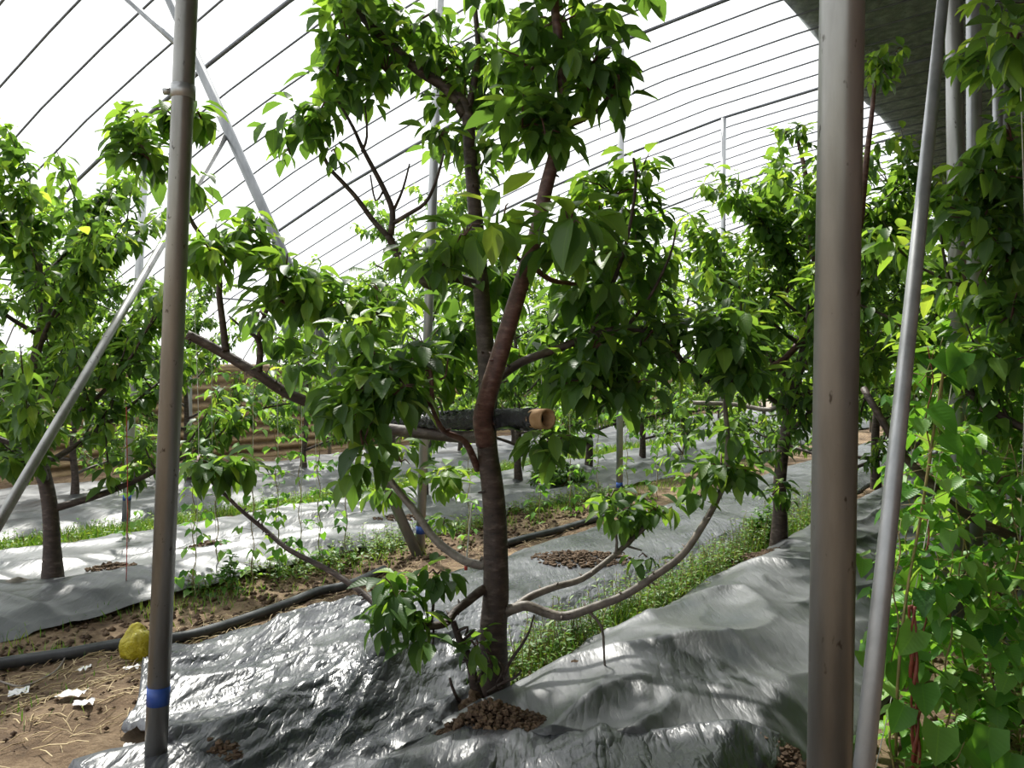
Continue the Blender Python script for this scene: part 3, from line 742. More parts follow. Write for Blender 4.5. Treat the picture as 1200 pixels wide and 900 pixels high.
# ---- near tree beyond the right edge, its limb reaching in
g5 = W(4.7, -.1, G(4.7, -.1))
t5 = generic_tree('cherry_tree', g5, [(0, 0, -.05), (.0, 0, .5), (-.03, .02, 1.1), (0, 0, 1.8), (.04, 0, 2.6), (.02, .02, 3.3)], 31, nb=11, spread=1.25, twigs=6, ros=5, nleaf=6, size=.125,
                  label='cherry tree at the right edge sending a long bare limb down-right', group='cherry trees in the greenhouse beds', low=1.2, r0=.08)
shoot(t5, g5, [(1290, 655, 3.8), (1240, 650, 3.7), (1200, 635, 3.6), (1150, 612, 3.5), (1110, 588, 3.5), (1085, 560, 3.5), (1060, 535, 3.5), (1035, 495, 3.5), (1012, 455, 3.6)], 3.5, 13, 8,
      [(1125, 520, 16, 18, 3.6, 3, .12), (1165, 560, 20, 20, 3.7, 4, .12)], m='bark')
shoot(t5, g5, [(1300, 350, 4.2), (1240, 300, 3.9), (1190, 250, 3.7), (1160, 200, 3.6)], 3.7, 12, 4,
      [(1185, 150, 26, 26, 3.5, 9, .135), (1170, 200, 40, 26, 3.6, 14, .13), (1150, 255, 46, 24, 3.6, 15, .13), (1180, 290, 30, 30, 3.5, 11, .135), (1130, 225, 30, 22, 3.7, 9, .12),
       (1190, 40, 16, 24, 2.6, 6, .13, dict(fresh=.1)), (1185, 360, 24, 30, 3.5, 9, .135), (1150, 320, 22, 20, 3.6, 5, .13), (1180, 420, 30, 26, 3.5, 8, .13), (1130, 415, 20, 18, 3.6, 4, .13, dict(fresh=.1))])

# ---- the rows behind
def std_trunk(h, lean=0.0, seed=0):
    q = random.Random(seed)
    return [(0, 0, -.1)] + [(lean*z+q.uniform(-.04, .04), q.uniform(-.04, .04), z) for z in axis(.35, h, 6)]
protos = []
for k, (h, sp, sd) in enumerate(((3.3, 1.75, 41), (2.9, 1.6, 52), (3.5, 1.6, 63))):
    protos.append(generic_tree('cherry_tree', (0, 0, 0), std_trunk(h, (.03, -.06, .0)[k], sd), sd, nb=13, spread=sp*1.12, twigs=8, ros=6, nleaf=6, size=.14, prof='low',
                  label='', group='cherry trees in the greenhouse beds', low=.42, r0=.065, droop=.12))
cm = child_map()
spots = [  # u, v, z-rot, scale, proto, label
 (8.0, 7.3, .3, 1.02, 0, 'middle-distance cherry tree behind main tree, left of its trunk'),
 (12.2, 7.2, 1.9, 1.05, 1, 'middle-distance cherry tree seen through gap right of main trunk'),
 (11.9, 2.4, 4.0, 1.0, 2, 'cherry tree next in line behind the leaning tree on the right'),
 (8.9, -.2, 2.2, 1.0, 1, 'dark leafy cherry tree behind the paired posts on the right'),
 (7.4, 11.9, .9, .9, 1, 'sparse far cherry tree before the brown wall, right of the near left post'),
 (12.0, 11.8, 2.9, .95, 2, 'pale far cherry tree rising left of the main tree crown'),
 (3.3, 11.8, 1.2, .95, 0, 'far cherry tree behind the left-edge tree before the brown wall'),
 (13.3, -.3, .7, 1.0, 0, 'shaded cherry tree under the quilt behind the right-hand posts'),
]
spots += [(9.9, 2.5, 1.3, .92, 0, 'cherry tree in the same row just past the leaning tree on the right'),
 (10.1, 7.2, 5.1, .95, 1, 'middle-distance cherry tree straight behind the main trunk'),
 (14.3, 7.2, 2.1, .95, 2, 'cherry tree in the second row near the slim post'),
 (14.2, 2.4, 3.3, .95, 1, 'cherry tree in the front row beyond the broad post'),
 (9.7, 11.8, 4.1, .85, 1, 'far cherry tree in front of the brown wall, behind slanting brace'),
 (5.6, 11.9, 3.0, .85, 2, 'far cherry tree in front of the brown wall, behind near left post'),
 (14.2, 11.8, .4, .85, 0, 'far cherry tree near the wall, right of the slanting brace'),
 (11.0, -.3, 4.7, .95, 2, 'shaded cherry tree behind paired posts under the dark quilt'),]
k = 0
for u in (16.3, 20.6, 25.0, 29.4, 33.8):
    for v in (-.2, 2.4, 7.1, 11.8):
        spots.append((u+.3*math.sin(u*v+1), v+.2*math.cos(u+v), u*1.7+v, (.92+.12*((k*37) % 10)/10)*(.85 if v > 10 else 1), k % 3, 'distant cherry tree merging into the green rows at the back')); k += 1
first = [True]*3
for (u, v, rz, s, pk, lab) in spots:
    if first[pk]: t = protos[pk]; first[pk] = False
    else: t = copy_tree(protos[pk], None, cm)
    t.location = W(u, v, G(u, v)); t.rotation_euler = (0, 0, rz); t.scale = (s, s, s); t['label'] = lab

# small dark bush in the bed behind
def bush(loc, r, h, n, label, m='leaf', size=.08, name='bush', cat='bush'):
    e = empty(name, loc, label, cat)
    Lv = Leaves(); st = MB()
    for i in range(n):
        a = R.uniform(0, 6.28); q = R.random()**.5*r
        tip = Vector((math.cos(a)*q, math.sin(a)*q, h*R.uniform(.25, 1)*(1-.5*q/r)))
        if i % 4 == 0: st.tube([Vector((0, 0, -.02)), tip*.5+Vector((0, 0, .03)), tip], [.006, .004, .002], 4, smooth=1, caps=False)
        for k in range(4):
            b = R.uniform(0, 6.28); L = size*R.uniform(.6, 1.1)
            Lv.add(tip, (math.cos(b), math.sin(b), R.uniform(-.5, .8)), L, L*.45, .3, R.uniform(.1, .6))
    st.build('stem', M['beanstem'], e); Lv.build('foliage', 'low', M[m], e)
    return e
bush(gp(655, 572), .38, .42, 260, 'low round dark green bush on plastic behind main trunk', size=.11)
bush(gp(897, 640), .16, .42, 110, 'tuft of bright weeds growing beside leaning tree foot', m='weed', name='weed_tuft', cat='weed')
bush(gp(270, 700), .06, .34, 26, 'small upright weed standing before the pale plastic', m='weed', name='weed_tuft', cat='weed', size=.08)

# ------------------------------------------------------------------ mulch film sheets
def sheet(name, label, ulist, vmin, vmax, nv, fn, m, group='black plastic mulch sheets', lift=.02, us_=None):
    P = np.zeros((len(ulist), nv+1, 3))
    for i, u_ in enumerate(ulist):
        u = u_; a = vmin(u); b = vmax(u)
        for j in range(nv+1):
            s = j/nv; v = a+(b-a)*s; u = u_ + (us_(u_, v) if us_ else 0)
            z = G(u, v)+lift+fn(u, v)
            if j == 0 or j == nv: z -= .03
            if i == 0 or i == len(ulist)-1: z -= .03
            P[i, j] = W(u, v, z)
    o = link(name, grid_mesh(name, P[:, ::-1], m)); tag(o, label, 'plastic sheet', group); return o
N3 = lambda x, y, z=0.: mn.noise(Vector((x, y, z)))
def ridge(x, y, z=0., p=2.2): return (1-min(1, abs(N3(x, y, z))*2.2))**p
def w_left(u, v):
    k = 1-sm(3.2, 4.4, u)          # the crumpled near end
    ww = .6*N3(u*.9, v*.9, 3)
    x_ = u*SA-v*CA; y_ = u*CA+v*SA
    p_ = x_*.86-y_*.5; q_ = x_*.5+y_*.86
    a = ridge(p_*2.6+ww, q_*.8, 1)*.055 + ridge(p_*6.5+ww*2, q_*1.4, 2)*.026 + ridge(p_*15-q_*3, q_*3.0, 7, 1.5)*.014
    pk = W(u, v) - W(*UV(at(447, 800, 3.85).x, 3.85)); q = math.hypot(pk.x, pk.y)
    star = .13*math.exp(-(q/.22)**1.3)
    return a*(.25+.75*k) + star + .012
def w_right(u, v):
    ww = .5*N3(u*.6, v*.6, 8)
    a = ridge((u*.5+v*1.1)*1.3+ww, (u-v)*.6, 11, 3)*.05 + ridge((u*.8-v)*2.6+ww*2, (v+u)*.8, 12, 3)*.016
    b = .03*N3(u*.9, v*.9, 22)
    pk = W(u, v) - W(*UV(at(785, 795, 4.05).x, 4.05)); q = math.hypot(pk.x, pk.y)
    return a + b + .10*math.exp(-(q/.42)**1.6) + .012
def w_far(u, v):
    ww = .5*N3(u*.6, v*.6, 18)
    return ridge((u*.3+v)*1.5+ww, u*.4, 31, 3)*.05 + ridge((u+v*.4)*3+ww, v*.7, 32, 3)*.02 + .03*N3(u*.7, v*.7, 2) + .01
e1 = lambda u, s: .05*N3(u*2.5, s)+.02*N3(u*8, s)
ul = axis(1.72, 5.2, 230)[:-1]+axis(5.2, 10, 110)[:-1]+axis(10, 40, 80)
sheet('mulch_sheet', 'creased silvery-black plastic sheet on ground left of the main trunk', ul,
      lambda u: 2.16+.36*sm(2.75, 3.1, u)+e1(u, 1), lambda u: 3.25+.85*sm(1.7, 2.35, u)+e1(u, 2)+.1*N3(u*1.1, 5), 110, w_left, M['mulch_shiny'])
ul = axis(2.95, 7, 190)[:-1]+axis(7, 12, 80)[:-1]+axis(12, 40, 70)
sheet('mulch_sheet', 'smooth dusty grey plastic sheet on ground right of the main trunk', ul,
      lambda u: .78+e1(u, 3), lambda u: 2.30+e1(u, 4), 90, w_right, M['mulch'], us_=lambda u, v: (.62*(2.0-v)-.50)*(1-sm(2.95, 4.6, u)))
ul = axis(1.2, 8, 170)[:-1]+axis(8, 40, 120)
sheet('mulch_sheet', 'pale dusty plastic sheet around the left-edge tree beyond the path', ul,
      lambda u: 5.30+1.5*e1(u, 5), lambda u: 8.65+2*e1(u, 6), 90, w_far, M['mulch'])
ul = axis(1.2, 40, 150)
sheet('mulch_sheet', 'farthest pale plastic sheet beneath the brown wall', ul,
      lambda u: 9.8+2*e1(u, 7), lambda u: 13.9+2*e1(u, 8), 50, w_far, M['mulch'])
ul = axis(1.4, 2.98, 90)
sheet('mulch_sheet', 'dark folded plastic sheet end along the bottom of the photo', ul,
      lambda u: .95+e1(u, 9), lambda u: 2.45+.6*(1-sm(1.4, 2.6, u))+e1(u, 10), 70, lambda u, v: w_left(u, v)*.6+.01+.03*sm(2.8, 3.0, u), M['mulch_shiny'], lift=.03, us_=lambda u, v: (.62*(2.0-v)-.46)*sm(1.6, 2.98, u))

# ------------------------------------------------------------------ soil clods, litter, straw
def clods(name, c, rx, ry, n, s, label, h=.03, m='clod', cat='soil'):
    mb = MB()
    for i in range(n):
        a = R.uniform(0, 6.28); q = R.random()**.6
        x = c.x+math.cos(a)*q*rx; y = c.y+math.sin(a)*q*ry
        z = gz(x, y)+.045+h*(1-q)*R.random()
        r = s*R.uniform(.4, 1.2)
        k = len(mb.v); nn = 6; rings = 3
        sd = R.uniform(0, 99)
        for b in range(rings+1):
            ph = math.pi*(b+.02)/(rings+.04)
            for t in range(nn):
                th = 2*math.pi*t/nn
                d = Vector((math.sin(ph)*math.cos(th), math.sin(ph)*math.sin(th), math.cos(ph)*.75))
                d *= r*(1+.8*mn.noise(d*1.7+Vector((sd, 0, 0))))
                mb.v.append(Vector((x, y, z))+d)
        for b in range(rings):
            for t in range(nn):
                mb.f.append((k+b*nn+t, k+b*nn+(t+1) % nn, k+(b+1)*nn+(t+1) % nn, k+(b+1)*nn+t))
    o = mb.build(name, M[m], smooth=False); tag(o, label, cat, kind='stuff'); return o
c0 = gp(575, 862)
clods('soil_heap', c0, .27, .12, 1100, .014, 'loose brown soil heaped at the foot of the main tree', h=.11)
clods('soil_heap', gp(552, 846), .07, .05, 70, .028, 'rounded soil lump just left of the main trunk foot', h=.09)
clods('soil_heap', gp(682, 662), .40, .26, 420, .018, 'dark soil spread over plastic behind the long right limbs', h=.04)
clods('soil_heap', gp(868, 668), .32, .18, 400, .022, 'brown soil heap on plastic before the leaning right tree', h=.08)
clods('soil_heap', gp(885, 885), .24, .08, 400, .015, 'soil crumbs along the lower edge beside the broad post', h=.04)
clods('soil_heap', gp(672, 795), .15, .09, 260, .018, 'small dark soil pile in the gap behind the main trunk', h=.05)
clods('soil_heap', gp(245, 645), .2, .12, 110, .02, 'little soil pile on the pale sheet right of the near left post', h=.05)
clods('soil_heap', gp(128, 672), .2, .1, 110, .02, 'little soil pile on the pale sheet beside left-edge tree', h=.04)
clods('soil_heap', gp(252, 890), .13, .05, 160, .014, 'soil crumbs at the near left post foot', h=.04)
clods('soil_heap', gp(470, 612), .3, .2, 160, .02, 'dark soil patch on far sheet left of the main trunk', h=.04)
def strip(name, u0, u1, v0, v1, n, s, label):
    mb_c = MB()
    pts = [(R.uniform(u0, u1), R.uniform(v0, v1)) for i in range(n)]
    for (u, v) in pts:
        p = W(u, v); c = Vector((p.x, p.y, 0)); r = s*R.uniform(.3, 1.3)
        z = G(u, v)+.005; k = len(mb_c.v); sd = R.uniform(0, 99)
        for b in range(3):
            ph = math.pi*(b+.03)/2.06
            for t in range(5):
                th = 2*math.pi*t/5
                d = Vector((math.sin(ph)*math.cos(th), math.sin(ph)*math.sin(th), math.cos(ph)*.7))*r
                d *= (1+.5*mn.noise(d*30+Vector((sd, 0, 0))))
                mb_c.v.append(Vector((c.x, c.y, z))+d)
        for b in range(2):
            for t in range(5):
                mb_c.f.append((k+b*5+t, k+b*5+(t+1) % 5, k+(b+1)*5+(t+1) % 5, k+(b+1)*5+t))
    o = mb_c.build(name, M['clod']); tag(o, label, 'soil', kind='stuff')
strip('soil_clods', 1.4, 9, 4.6, 5.35, 1500, .022, 'crumbly dark soil along the far side of the path')
strip('soil_clods', 1.0, 5, 3.3, 4.7, 700, .012, 'fine crumbs scattered over the bare path')
strip('soil_clods', 3.2, 9, -.9, .75, 900, .028, 'dark crumbly soil under the vines at right')
def straw(n, u0, u1, v0, v1, label, L=.10):
    mb = MB()
    for i in range(n):
        u = R.uniform(u0, u1); v = R.uniform(v0, v1); p = W(u, v, G(u, v)+.012)
        a = R.gauss(.6, .9); l = L*R.uniform(.3, 1.3)
        d = Vector((math.cos(a), math.sin(a), R.uniform(-.03, .1)))*l
        q = p+d; q.z = gz(q.x, q.y)+R.uniform(.006, .03)
        m_ = (p+q)/2+Vector((0, 0, .008))
        mb.tube([p, m_, q], .0016+.0012*R.random(), 3, smooth=1, caps=False)
    o = mb.build('straw_litter', M['straw']); tag(o, label, 'straw', kind='stuff')
straw(900, 1.2, 3.6, 3.3, 4.7, 'dry straw littering the bare soil at lower left')
straw(500, 3.4, 9, 4.05, 4.7, 'dry straw on the narrow path behind the main tree')
straw(90, 2.6, 3.2, 1.9, 2.7, 'straw bits around the main tree foot', .08)

def scrap(px_, py_, w, h, label, ang=0):
    c = gp(px_, py_, .03); n = 7
    P = np.zeros((n, n, 3))
    for i in range(n):
        for j in range(n):
            x = (i/(n-1)-.5)*w*(1+.2*N3(j*.7, px_)); y = (j/(n-1)-.5)*h*(1+.3*N3(i*.7, py_))
            X = c.x+x*math.cos(ang)-y*math.sin(ang); Y = c.y+x*math.sin(ang)+y*math.cos(ang)
            P[i, j] = (X, Y, gz(X, Y)+.02+.018*N3(i*.9, j*.9, px_))
    o = link('plastic_scrap', grid_mesh('plastic_scrap', P, M['scrap']))
    tag(o, label, 'scrap', 'white film scraps on the soil')
scrap(84, 817, .11, .09, 'largest white film scrap on bare soil at lower left')
scrap(22, 815, .09, .10, 'white film scrap on soil near the left edge', .5)
scrap(98, 787, .05, .07, 'small white film scrap just below the black hose')
scrap(157, 786, .10, .04, 'narrow white film strip beside the yellow bag', .4)
scrap(148, 884, .04, .12, 'torn white film strip left of near post foot', .2)
scrap(98, 828, .08, .05, 'thin white film scrap just right of the largest scrap', .3)
scrap(362, 722, .17, .13, 'crumpled clear film lump beside the hose at the path', .6)
scrap(45, 707, .16, .05, 'pale straw-coloured strip on the folded plastic at left', .2)

# black hose, stone, bag, stick, roll
def ground_tube(name, lst, r, m, label, cat, dz=None):
    pts = [gp(x, y, r if dz is None else dz) for x, y in lst]
    mb = MB(); mb.tube(pts, r, 12, smooth=6)
    mb.v = [Vector((v.x, v.y, v.z)) for v in mb.v]
    o = mb.build(name, M[m]); tag(o, label, cat); return o
ground_tube('irrigation_hose', [(-90, 796), (-30, 790), (20, 782), (80, 773), (140, 762), (180, 757), (220, 752), (262, 740), (300, 727), (340, 712), (372, 699), (410, 690), (450, 672)], .034, 'hose', 'dusty black irrigation hose along the path on the left', 'hose')
ground_tube('irrigation_hose', [(590, 642), (620, 634), (655, 625), (685, 616), (712, 608), (760, 596)], .036, 'hose', 'dark irrigation hose continuing right behind the main trunk', 'hose')
ground_tube('irrigation_hose', [(1166, 842), (1176, 800), (1190, 745), (1202, 690), (1212, 650)], .036, 'hose', 'flat grey irrigation hose among vines near the right edge', 'hose')
ground_tube('fallen_twig', [(0, 803), (25, 809), (50, 800), (68, 788), (80, 768)], .006, 'bark_grey', 'thin curved dead twig on soil below the hose at left', 'twig', .02)
a = gp(352, 912, .05); b = at(433, 878, gp(433, 878).y); b.z = max(b.z, gz(b.x, b.y)+.03)
mb = MB(); mb.tube([a, b], .0155, 14, smooth=1)
o = mb.build('wooden_stick', M['wood']); tag(o, 'round pale wooden stick poking in at the bottom edge', 'stick')
def blob(name, c, rx, ry, rz_, m, label, cat, sd=1., amp=.25, parent=None):
    mb = MB(); nn, rg = 20, 12
    for b in range(rg+1):
        ph = math.pi*(b+.01)/(rg+.02)
        for t in range(nn):
            th = 2*math.pi*t/nn
            d = Vector((math.sin(ph)*math.cos(th), math.sin(ph)*math.sin(th), math.cos(ph)))
            q = 1+amp*mn.noise(d*1.6+Vector((sd, 0, 0)))+.3*amp*mn.noise(d*5+Vector((sd, 3, 0)))
            mb.v.append(c+Vector((d.x*rx, d.y*ry, d.z*rz_))*q)
    for b in range(rg):
        for t in range(nn):
            mb.f.append((b*nn+t, b*nn+(t+1) % nn, (b+1)*nn+(t+1) % nn, (b+1)*nn+t))
    o = mb.build(name, M[m]); tag(o, label, cat); return o
s = gp(20, 692, .04); blob('stone', s, .10, .07, .05, 'stone', 'oval brown stone lying on plastic at the left edge', 'stone')
s = gp(160, 775, .09)
blob('plastic_bag', s, .085, .06, .105, 'yellow', 'crumpled yellow plastic bag against the hose behind the near left post', 'bag', 4., .35)

A = at(642, 491, 3.52); B = at(446, 493, 4.75)
e = empty('film_roll', (A+B)/2, 'black plastic film roll on cardboard core resting across branches of main tree', 'roll'); org = (A+B)/2
dx = (B-A).normalized()
mb = MB()
nseg, nn = 110, 40
pts = []
a1 = dx.orthogonal().normalized(); b1_ = dx.cross(a1)
A2 = A+dx*.075
for i in range(nseg+1):
    c = A2.lerp(B, i/nseg)
    for t in range(nn):
        th = 2*math.pi*t/nn
        r = .045+.008*N3(i*.5, math.cos(th)*2, math.sin(th)*2)+.009*ridge(i*.45+math.cos(th)*1.5, math.sin(th)*1.5, 3)
        mb.v.append(c+(a1*math.cos(th)+b1_*math.sin(th))*r)
for i in range(nseg):
    for t in range(nn): mb.f.append((i*nn+t, i*nn+(t+1) % nn, (i+1)*nn+(t+1) % nn, (i+1)*nn+t))
mb.f.append(tuple(range(nn))[::-1]); mb.f.append(tuple(nseg*nn+t for t in range(nn)))
M['rollfilm'] = simple('roll_film', [(.3, (.008, .009, .012)), (.6, (.022, .024, .030)), (.8, (.09, .09, .10))], 22, .2, 0, 1, .05, (1, 1, 1), spec=.8)
mb.build('wound_film', M['rollfilm'], e, org=org)
mb = MB(); ro, ri = .050, .036
for k, (t, r) in enumerate(((.10, ro-.004), (0, ro-.004), (0, ri), (.10, ri))):
    for q in range(28):
        th = 2*math.pi*q/28; mb.v.append(A+dx*t+(a1*math.cos(th)+b1_*math.sin(th))*r)
for k in range(3):
    for q in range(28): mb.f.append((k*28+q, k*28+(q+1) % 28, (k+1)*28+(q+1) % 28, (k+1)*28+q))
mb.build('cardboard_core', M['card'], e, org=org, label='brown hollow cardboard end')

# ------------------------------------------------------------------ vines on strings
def twine(base, top, label, m='twine', r=.0022, group='strings for the climbing beans'):
    mb = MB(); a = Vector(base); b = Vector(top)
    mid = (a+b)/2+Vector((R.uniform(-.03, .03), R.uniform(-.03, .03), 0))
    mb.tube([a, mid, b], r, 5, smooth=4); o = mb.build('twine', M[m]); tag(o, label, 'string', group)
def vine(base, top, hgt, nleaf, size, label, group, fresh=0, stem='beanstem'):
    base = Vector(base); top = Vector(top); d = (top-base)
    e = empty('bean_vine', base, label, 'vine', group)
    n = int(hgt*14)+4; pts = []
    for i in range(n):
        z = hgt*i/(n-1); c = d*(z/d.z)
        pts.append(c+Vector((.012*math.cos(i*1.3), .012*math.sin(i*1.3), 0)))
    mb = MB(); mb.tube(pts, [.0045*(1-.5*i/n) for i in range(n)], 5, smooth=2)
    Lv = Leaves()
    for i in range(nleaf):
        f = (i+R.random())/nleaf; q = pts[min(n-1, int(f*(n-1)))]
        a = R.uniform(0, 6.28); pl = R.uniform(.03, .13)*size/.09
        tip = q+Vector((math.cos(a)*pl, math.sin(a)*pl, R.uniform(-.01, .06)))
        mb.tube([q, tip], .0016, 3, smooth=1, caps=False)
        for k in (-1, 0, 1) if R.random() < .7 else (0,):
            aa = a+k*1.5; dd = Vector((math.cos(aa), math.sin(aa), R.uniform(-1.2, .1)))
            L = size*R.uniform(.65, 1.15)
            Lv.add(tip+Vector((math.cos(aa), math.sin(aa), 0))*.012, dd, L, L*.78, R.uniform(0, .35), min(1, max(0, R.gauss(.55+fresh, .25))))
    mb.build('stem', M[stem], e); Lv.build('foliage', 'bean', M['bean'], e)
# along the path on the left
lv = [(228, 702, 1.0, 12), (296, 690, 1.5, 16), (326, 672, 1.1, 16), (352, 668, 1.5, 16), (375, 660, 1.4, 16), (405, 655, 1.6, 12), (255, 668, 1.6, 14), (150, 640, 1.2, 8), (548, 640, .9, 8), (632, 612, 1.0, 10), (668, 604, 1.2, 10), (700, 598, 1.2, 10), (735, 592, 1.4, 12), (770, 586, 1.4, 12), (800, 580, 1.5, 14)]
names = ['young bean vine nearest the right side of the near left post', None]
where = ['just right of the near left post', 'between near left post and main tree', 'third from the near left post on the path edge', 'left of the cut limb leaf clump', 'below the cut limb middle',
         'left of the slanting brace foot', 'right behind the near left post', 'behind the yellow bag before the left-edge tree', 'close behind main trunk on its left', 'just right of the main trunk', 'by the low dark bush',
         'right of the low dark bush', 'at the foot of the slim post', 'right of the slim post foot', 'before the leaning right tree']
for (x, y, h, nl), wh in zip(lv, where):
    b = gp(x, y); t = Vector((b.x+R.uniform(-.05, .05), b.y+R.uniform(-.05, .05), b.z+2.3))
    vine(b, t, h*(1.25 if x > 600 else 1.1), int(nl*(2.6 if x > 600 else 1.6)), .09 if x > 600 else .08, 'young bean vine '+wh, 'bean vines along the path', .1)
    twine(b, t, 'pale string '+wh)
b = gp(148, 690); twine(b+Vector((0, 0, .05)), b+Vector((0, 0, 1.3)), 'red string hanging beside the left-edge tree trunk', 'redtwine', .003)
a = at(546, 668, 4.3); mb = MB(); mb.tube([at(553, 590, 4.3), at(549, 630, 4.3), a], .005, 6, smooth=2)
e = empty('hanging_string', a, 'white string with a red tip hanging just left of the main trunk', 'string')
mb.build('cord', M['twine'], e, org=a)
mb = MB(); mb.tube([a, a+Vector((0, 0, .022))], .009, 8, smooth=1); mb.build('tip', M['redtwine'], e, org=a, label='red tip')
# dense vines on the right
rv = [(1045, 905, 1.25, 26), (1078, 890, 1.7, 46), (1110, 900, .9, 40), (1135, 880, 1.4, 46), (1165, 900, .8, 46), (1195, 880, 1.3, 50), (1060, 800, 1.3, 30), (1095, 800, 1.8, 44), (1130, 790, 2.0, 50), (1165, 790, 1.7, 50), (1195, 790, 2.1, 50),
      (1075, 730, 1.6, 30), (1110, 720, 2.1, 44), (1150, 715, 2.2, 46), (1185, 700, 2.3, 46), (1120, 660, 2.0, 36), (1165, 650, 2.2, 40)]
rl = ['at the foot of the long pale brace', 'with reddish stem, right of the long pale brace', 'low and bushy at the bottom right', 'climbing before the paired posts, lowest row', 'low with broad leaves at the bottom right corner',
      'at the right edge, lowest', 'behind the reddish-stemmed vine', 'second row below the left paired post', 'second row below the right paired post', 'second row left of the flat grey hose', 'at the right edge beside the hose',
      'at the edge of the smooth grey sheet', 'winding round the left paired post', 'winding by the right paired post', 'behind the long bare limb at the right edge', 'behind the paired posts, left', 'behind the paired posts, right']
for (x, y, h, nl), wh in zip(rv, rl):
    b = gp(x, y); t = Vector((b.x+R.uniform(-.1, .12), b.y+R.uniform(-.1, .1), b.z+2.6))
    vine(b, t, h, nl, .095 if y > 780 else .10, 'leafy bean vine '+wh, 'bean vines on the right side', .05, 'redstem' if 'reddish' in wh and 'with' in wh else 'beanstem')
for i, (x0, y0, d0, x1, y1, d1, lab) in enumerate([(1025, 905, 3.1, 1122, 410, 3.4, 'slanting pale string crossing just right of the long pale brace'), (1195, 640, 3.4, 1196, 100, 3.4, 'straight white string hanging at the right edge')]):
    twine(at(x0, y0, d0), at(x1, y1, d1), lab)
# thick twisted reddish stem
mb = MB()
for ph in (0, 2.1, 4.2):
    pts = []
    for i in range(14):
        y = 905-i*15; c = at(1074-.4*i, y, 3.0); pts.append(c+Vector((.011*math.cos(i*.9+ph), .011*math.sin(i*.9+ph), 0)))
    mb.tube(pts, [.006+.002*math.sin(i) for i in range(14)], 6, smooth=3)
o = mb.build('twisted_stem', M['redstem']); tag(o, 'thick twisted reddish-brown stem among leaves right of the pale brace', 'stem')
# broad leaves close to the brace at lower right
Lv = Leaves(); mb = MB(); base = gp(1050, 890)
for (x, y, d, s_) in [(1012, 562+200, 3.0, .13), (1052, 672, 3.3, .12), (1082, 678, 3.3, .07), (1048, 745, 3.2, .13), (1078, 760, 3.2, .12), (1075, 735, 3.0, .13), (1060, 825, 3.0, .12), (1080, 800, 3.0, .13), (1092, 420, 3.2, .17), (1126, 412, 3.2, .13), (1088, 478, 3.2, .15), (1100, 510, 3.2, .12), (1042, 775, 3.1, .12), (1100, 850, 2.9, .15), (1130, 870, 2.9, .15), (1160, 850, 2.9, .15), (1185, 880, 2.9, .15)]:
    p = at(x, y, d); a = R.uniform(0, 6.28)
    Lv.add(p, (math.cos(a)*.6, -.4+math.sin(a)*.3, -.6), s_, s_*.85, .12, R.uniform(.3, .7), (R.uniform(-.3, .3), -.8, .6))
    q = Vector((base.x+(p.x-base.x)*.8, p.y+.06, p.z-.1))
    mb.tube([p, (p+q)/2+Vector((0, 0, -.02)), q], .002, 4, smooth=2, caps=False)
main_st = [base, at(1052, 800, 3.05), at(1062, 700, 3.15), at(1080, 600, 3.25), at(1095, 500, 3.25), at(1110, 410, 3.2)]
mb.tube(main_st, .006, 6, smooth=4)
e = empty('bean_vine', base, 'large-leaved climbing vine right beside the long pale brace', 'vine', 'bean vines on the right side')
mb.build('stem', M['beanstem'], e, org=base); Lv.build('foliage', 'bean', M['bean'], e, org=base)

# ------------------------------------------------------------------ grass and weeds
def grass(u0, u1, v0, v1, n, h, label, wd=.006, sd=0):
    Lv = Leaves()
    for i in range(n):
        u = R.uniform(u0, u1); v = v0+(v1-v0)*(R.random()+R.random())/2
        if N3(u*1.7, v*1.7, sd) < -.25: continue
        p = W(u, v, G(u, v)); L = h*R.uniform(.3, 1.2)
        Lv.add(p, (R.uniform(-.5, .5), R.uniform(-.5, .5), 1), L, wd*R.uniform(.7, 1.5), R.uniform(-.5, .5), R.uniform(.2, 1), (R.uniform(-1, 1), R.uniform(-1, 1), .1))
    o = Lv.build('grass', 'blade', M['weed']); tag(o, label, 'grass', kind='stuff')
def weeds(u0, u1, v0, v1, n, h, label, size=.045, asp=.4, sd=0):
    Lv = Leaves(); mb = MB()
    for i in range(n):
        u = R.uniform(u0, u1); v = v0+(v1-v0)*(R.random()+R.random())/2
        if N3(u*1.5, v*1.5, sd) < -.3: continue
        p = W(u, v, G(u, v)); hh = h*R.uniform(.3, 1.1); k = int(4+hh*34)
        tip = p+Vector((R.uniform(-.25, .25)*hh, R.uniform(-.25, .25)*hh, hh))
        mb.tube([p, tip], .0022, 3, smooth=1, caps=False)
        for j in range(k):
            a = j*2.4+R.uniform(-.4, .4); L = size*R.uniform(.6, 1.2)
            q = p.lerp(tip, .15+.85*j/k)
            Lv.add(q, (math.cos(a), math.sin(a), R.uniform(-.2, .8)), L, L*asp, .3, R.uniform(.15, .95))
    o = Lv.build('weeds', 'low', M['weed']); tag(o, label, 'weeds', kind='stuff')
    s_ = mb.build('weed_stems', M['beanstem'], o); s_['kind'] = 'stuff'
weeds(3.25, 7.3, 2.22, 2.62, 620, .26, 'tall bright weeds in the gap between sheets right of main trunk', .05, .34, 3)
grass(3.1, 9, 2.25, 2.6, 2500, .14, 'grass blades in the gap right of the main trunk')
weeds(3.3, 9.5, 4.95, 5.5, 700, .15, 'low leafy weeds along the hose and path edge', .05, .5, 5)
grass(1.5, 14, 4.7, 5.45, 3200, .09, 'short grass along the far path edge', sd=4)
grass(2, 14, 8.5, 9.9, 14000, .16, 'bright grass strip between the two far plastic sheets', .010)
grass(14, 34, 8.4, 9.9, 7000, .20, 'distant grass strip running to the back', .018)
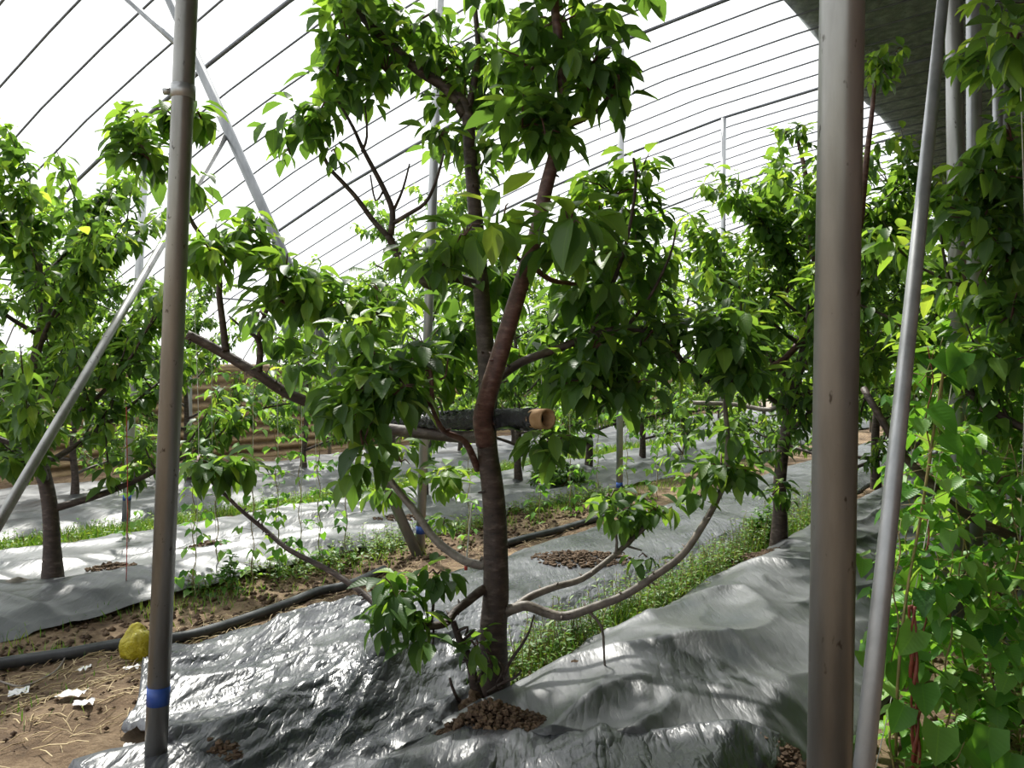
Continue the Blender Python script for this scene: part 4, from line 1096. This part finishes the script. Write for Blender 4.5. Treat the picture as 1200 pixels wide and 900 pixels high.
weeds(2, 14, 8.5, 9.9, 700, .22, 'mixed leafy weeds within the far grass strip', .06, .5)
weeds(3.0, 10, -.8, .72, 700, .18, 'leafy weeds covering the ground under right-hand vines', .06, .55)
grass(3.0, 10, -.6, .75, 1500, .10, 'short grass at the bottom right below the vines')
weeds(6.9, 9.5, 2.2, 2.75, 160, .32, 'weeds around the leaning tree foot', .05, .4)
grass(1.1, 3.4, 3.5, 4.6, 260, .06, 'sparse green grass tufts on bare soil at lower left', sd=9)

# ------------------------------------------------------------------ light
w = bpy.data.worlds.new('World'); sc.world = w; w.use_nodes = True
nt = w.node_tree; nt.nodes.clear()
out = nt.nodes.new('ShaderNodeOutputWorld'); bg = nt.nodes.new('ShaderNodeBackground')
bg.inputs[0].default_value = (.93, .96, 1.0, 1); bg.inputs[1].default_value = 1.35
nt.links.new(bg.outputs[0], out.inputs[0])
sun = bpy.data.lights.new('sun', 'SUN'); sun.energy = 8.5; sun.angle = math.radians(2.2); sun.color = (1, .965, .88)
so = bpy.data.objects.new('sun', sun); col.objects.link(so)
el = math.radians(54); az = math.radians(22)
tosun = Vector((-math.sin(az)*math.cos(el), math.cos(az)*math.cos(el), math.sin(el)))
so.rotation_euler = tosun.to_track_quat('Z', 'Y').to_euler(); so.location = (-10, 20, 30)

# ------------------------------------------------------------------ camera
cam = bpy.data.cameras.new('camera'); co = bpy.data.objects.new('camera', cam); col.objects.link(co)
co.location = (0, 0, CAMH); co.rotation_euler = (math.radians(90), 0, 0)
cam.sensor_width = 36; cam.lens = 36*F/1200; cam.shift_y = -(450-HZ)/1200
cam.clip_start = .05; cam.clip_end = 500
sc.camera = co
sc.view_settings.view_transform = 'Standard'; sc.view_settings.look = 'None'
sc.view_settings.gamma = 1; sc.view_settings.use_curve_mapping = False
sc.view_settings.exposure = 0.15
sc.cycles.max_bounces = 8; sc.cycles.transparent_max_bounces = 12
sc.cycles.diffuse_bounces = 4; sc.cycles.transmission_bounces = 4; sc.cycles.glossy_bounces = 3
sc.cycles.caustics_reflective = False; sc.cycles.caustics_refractive = False
sc.cycles.sample_clamp_indirect = 6
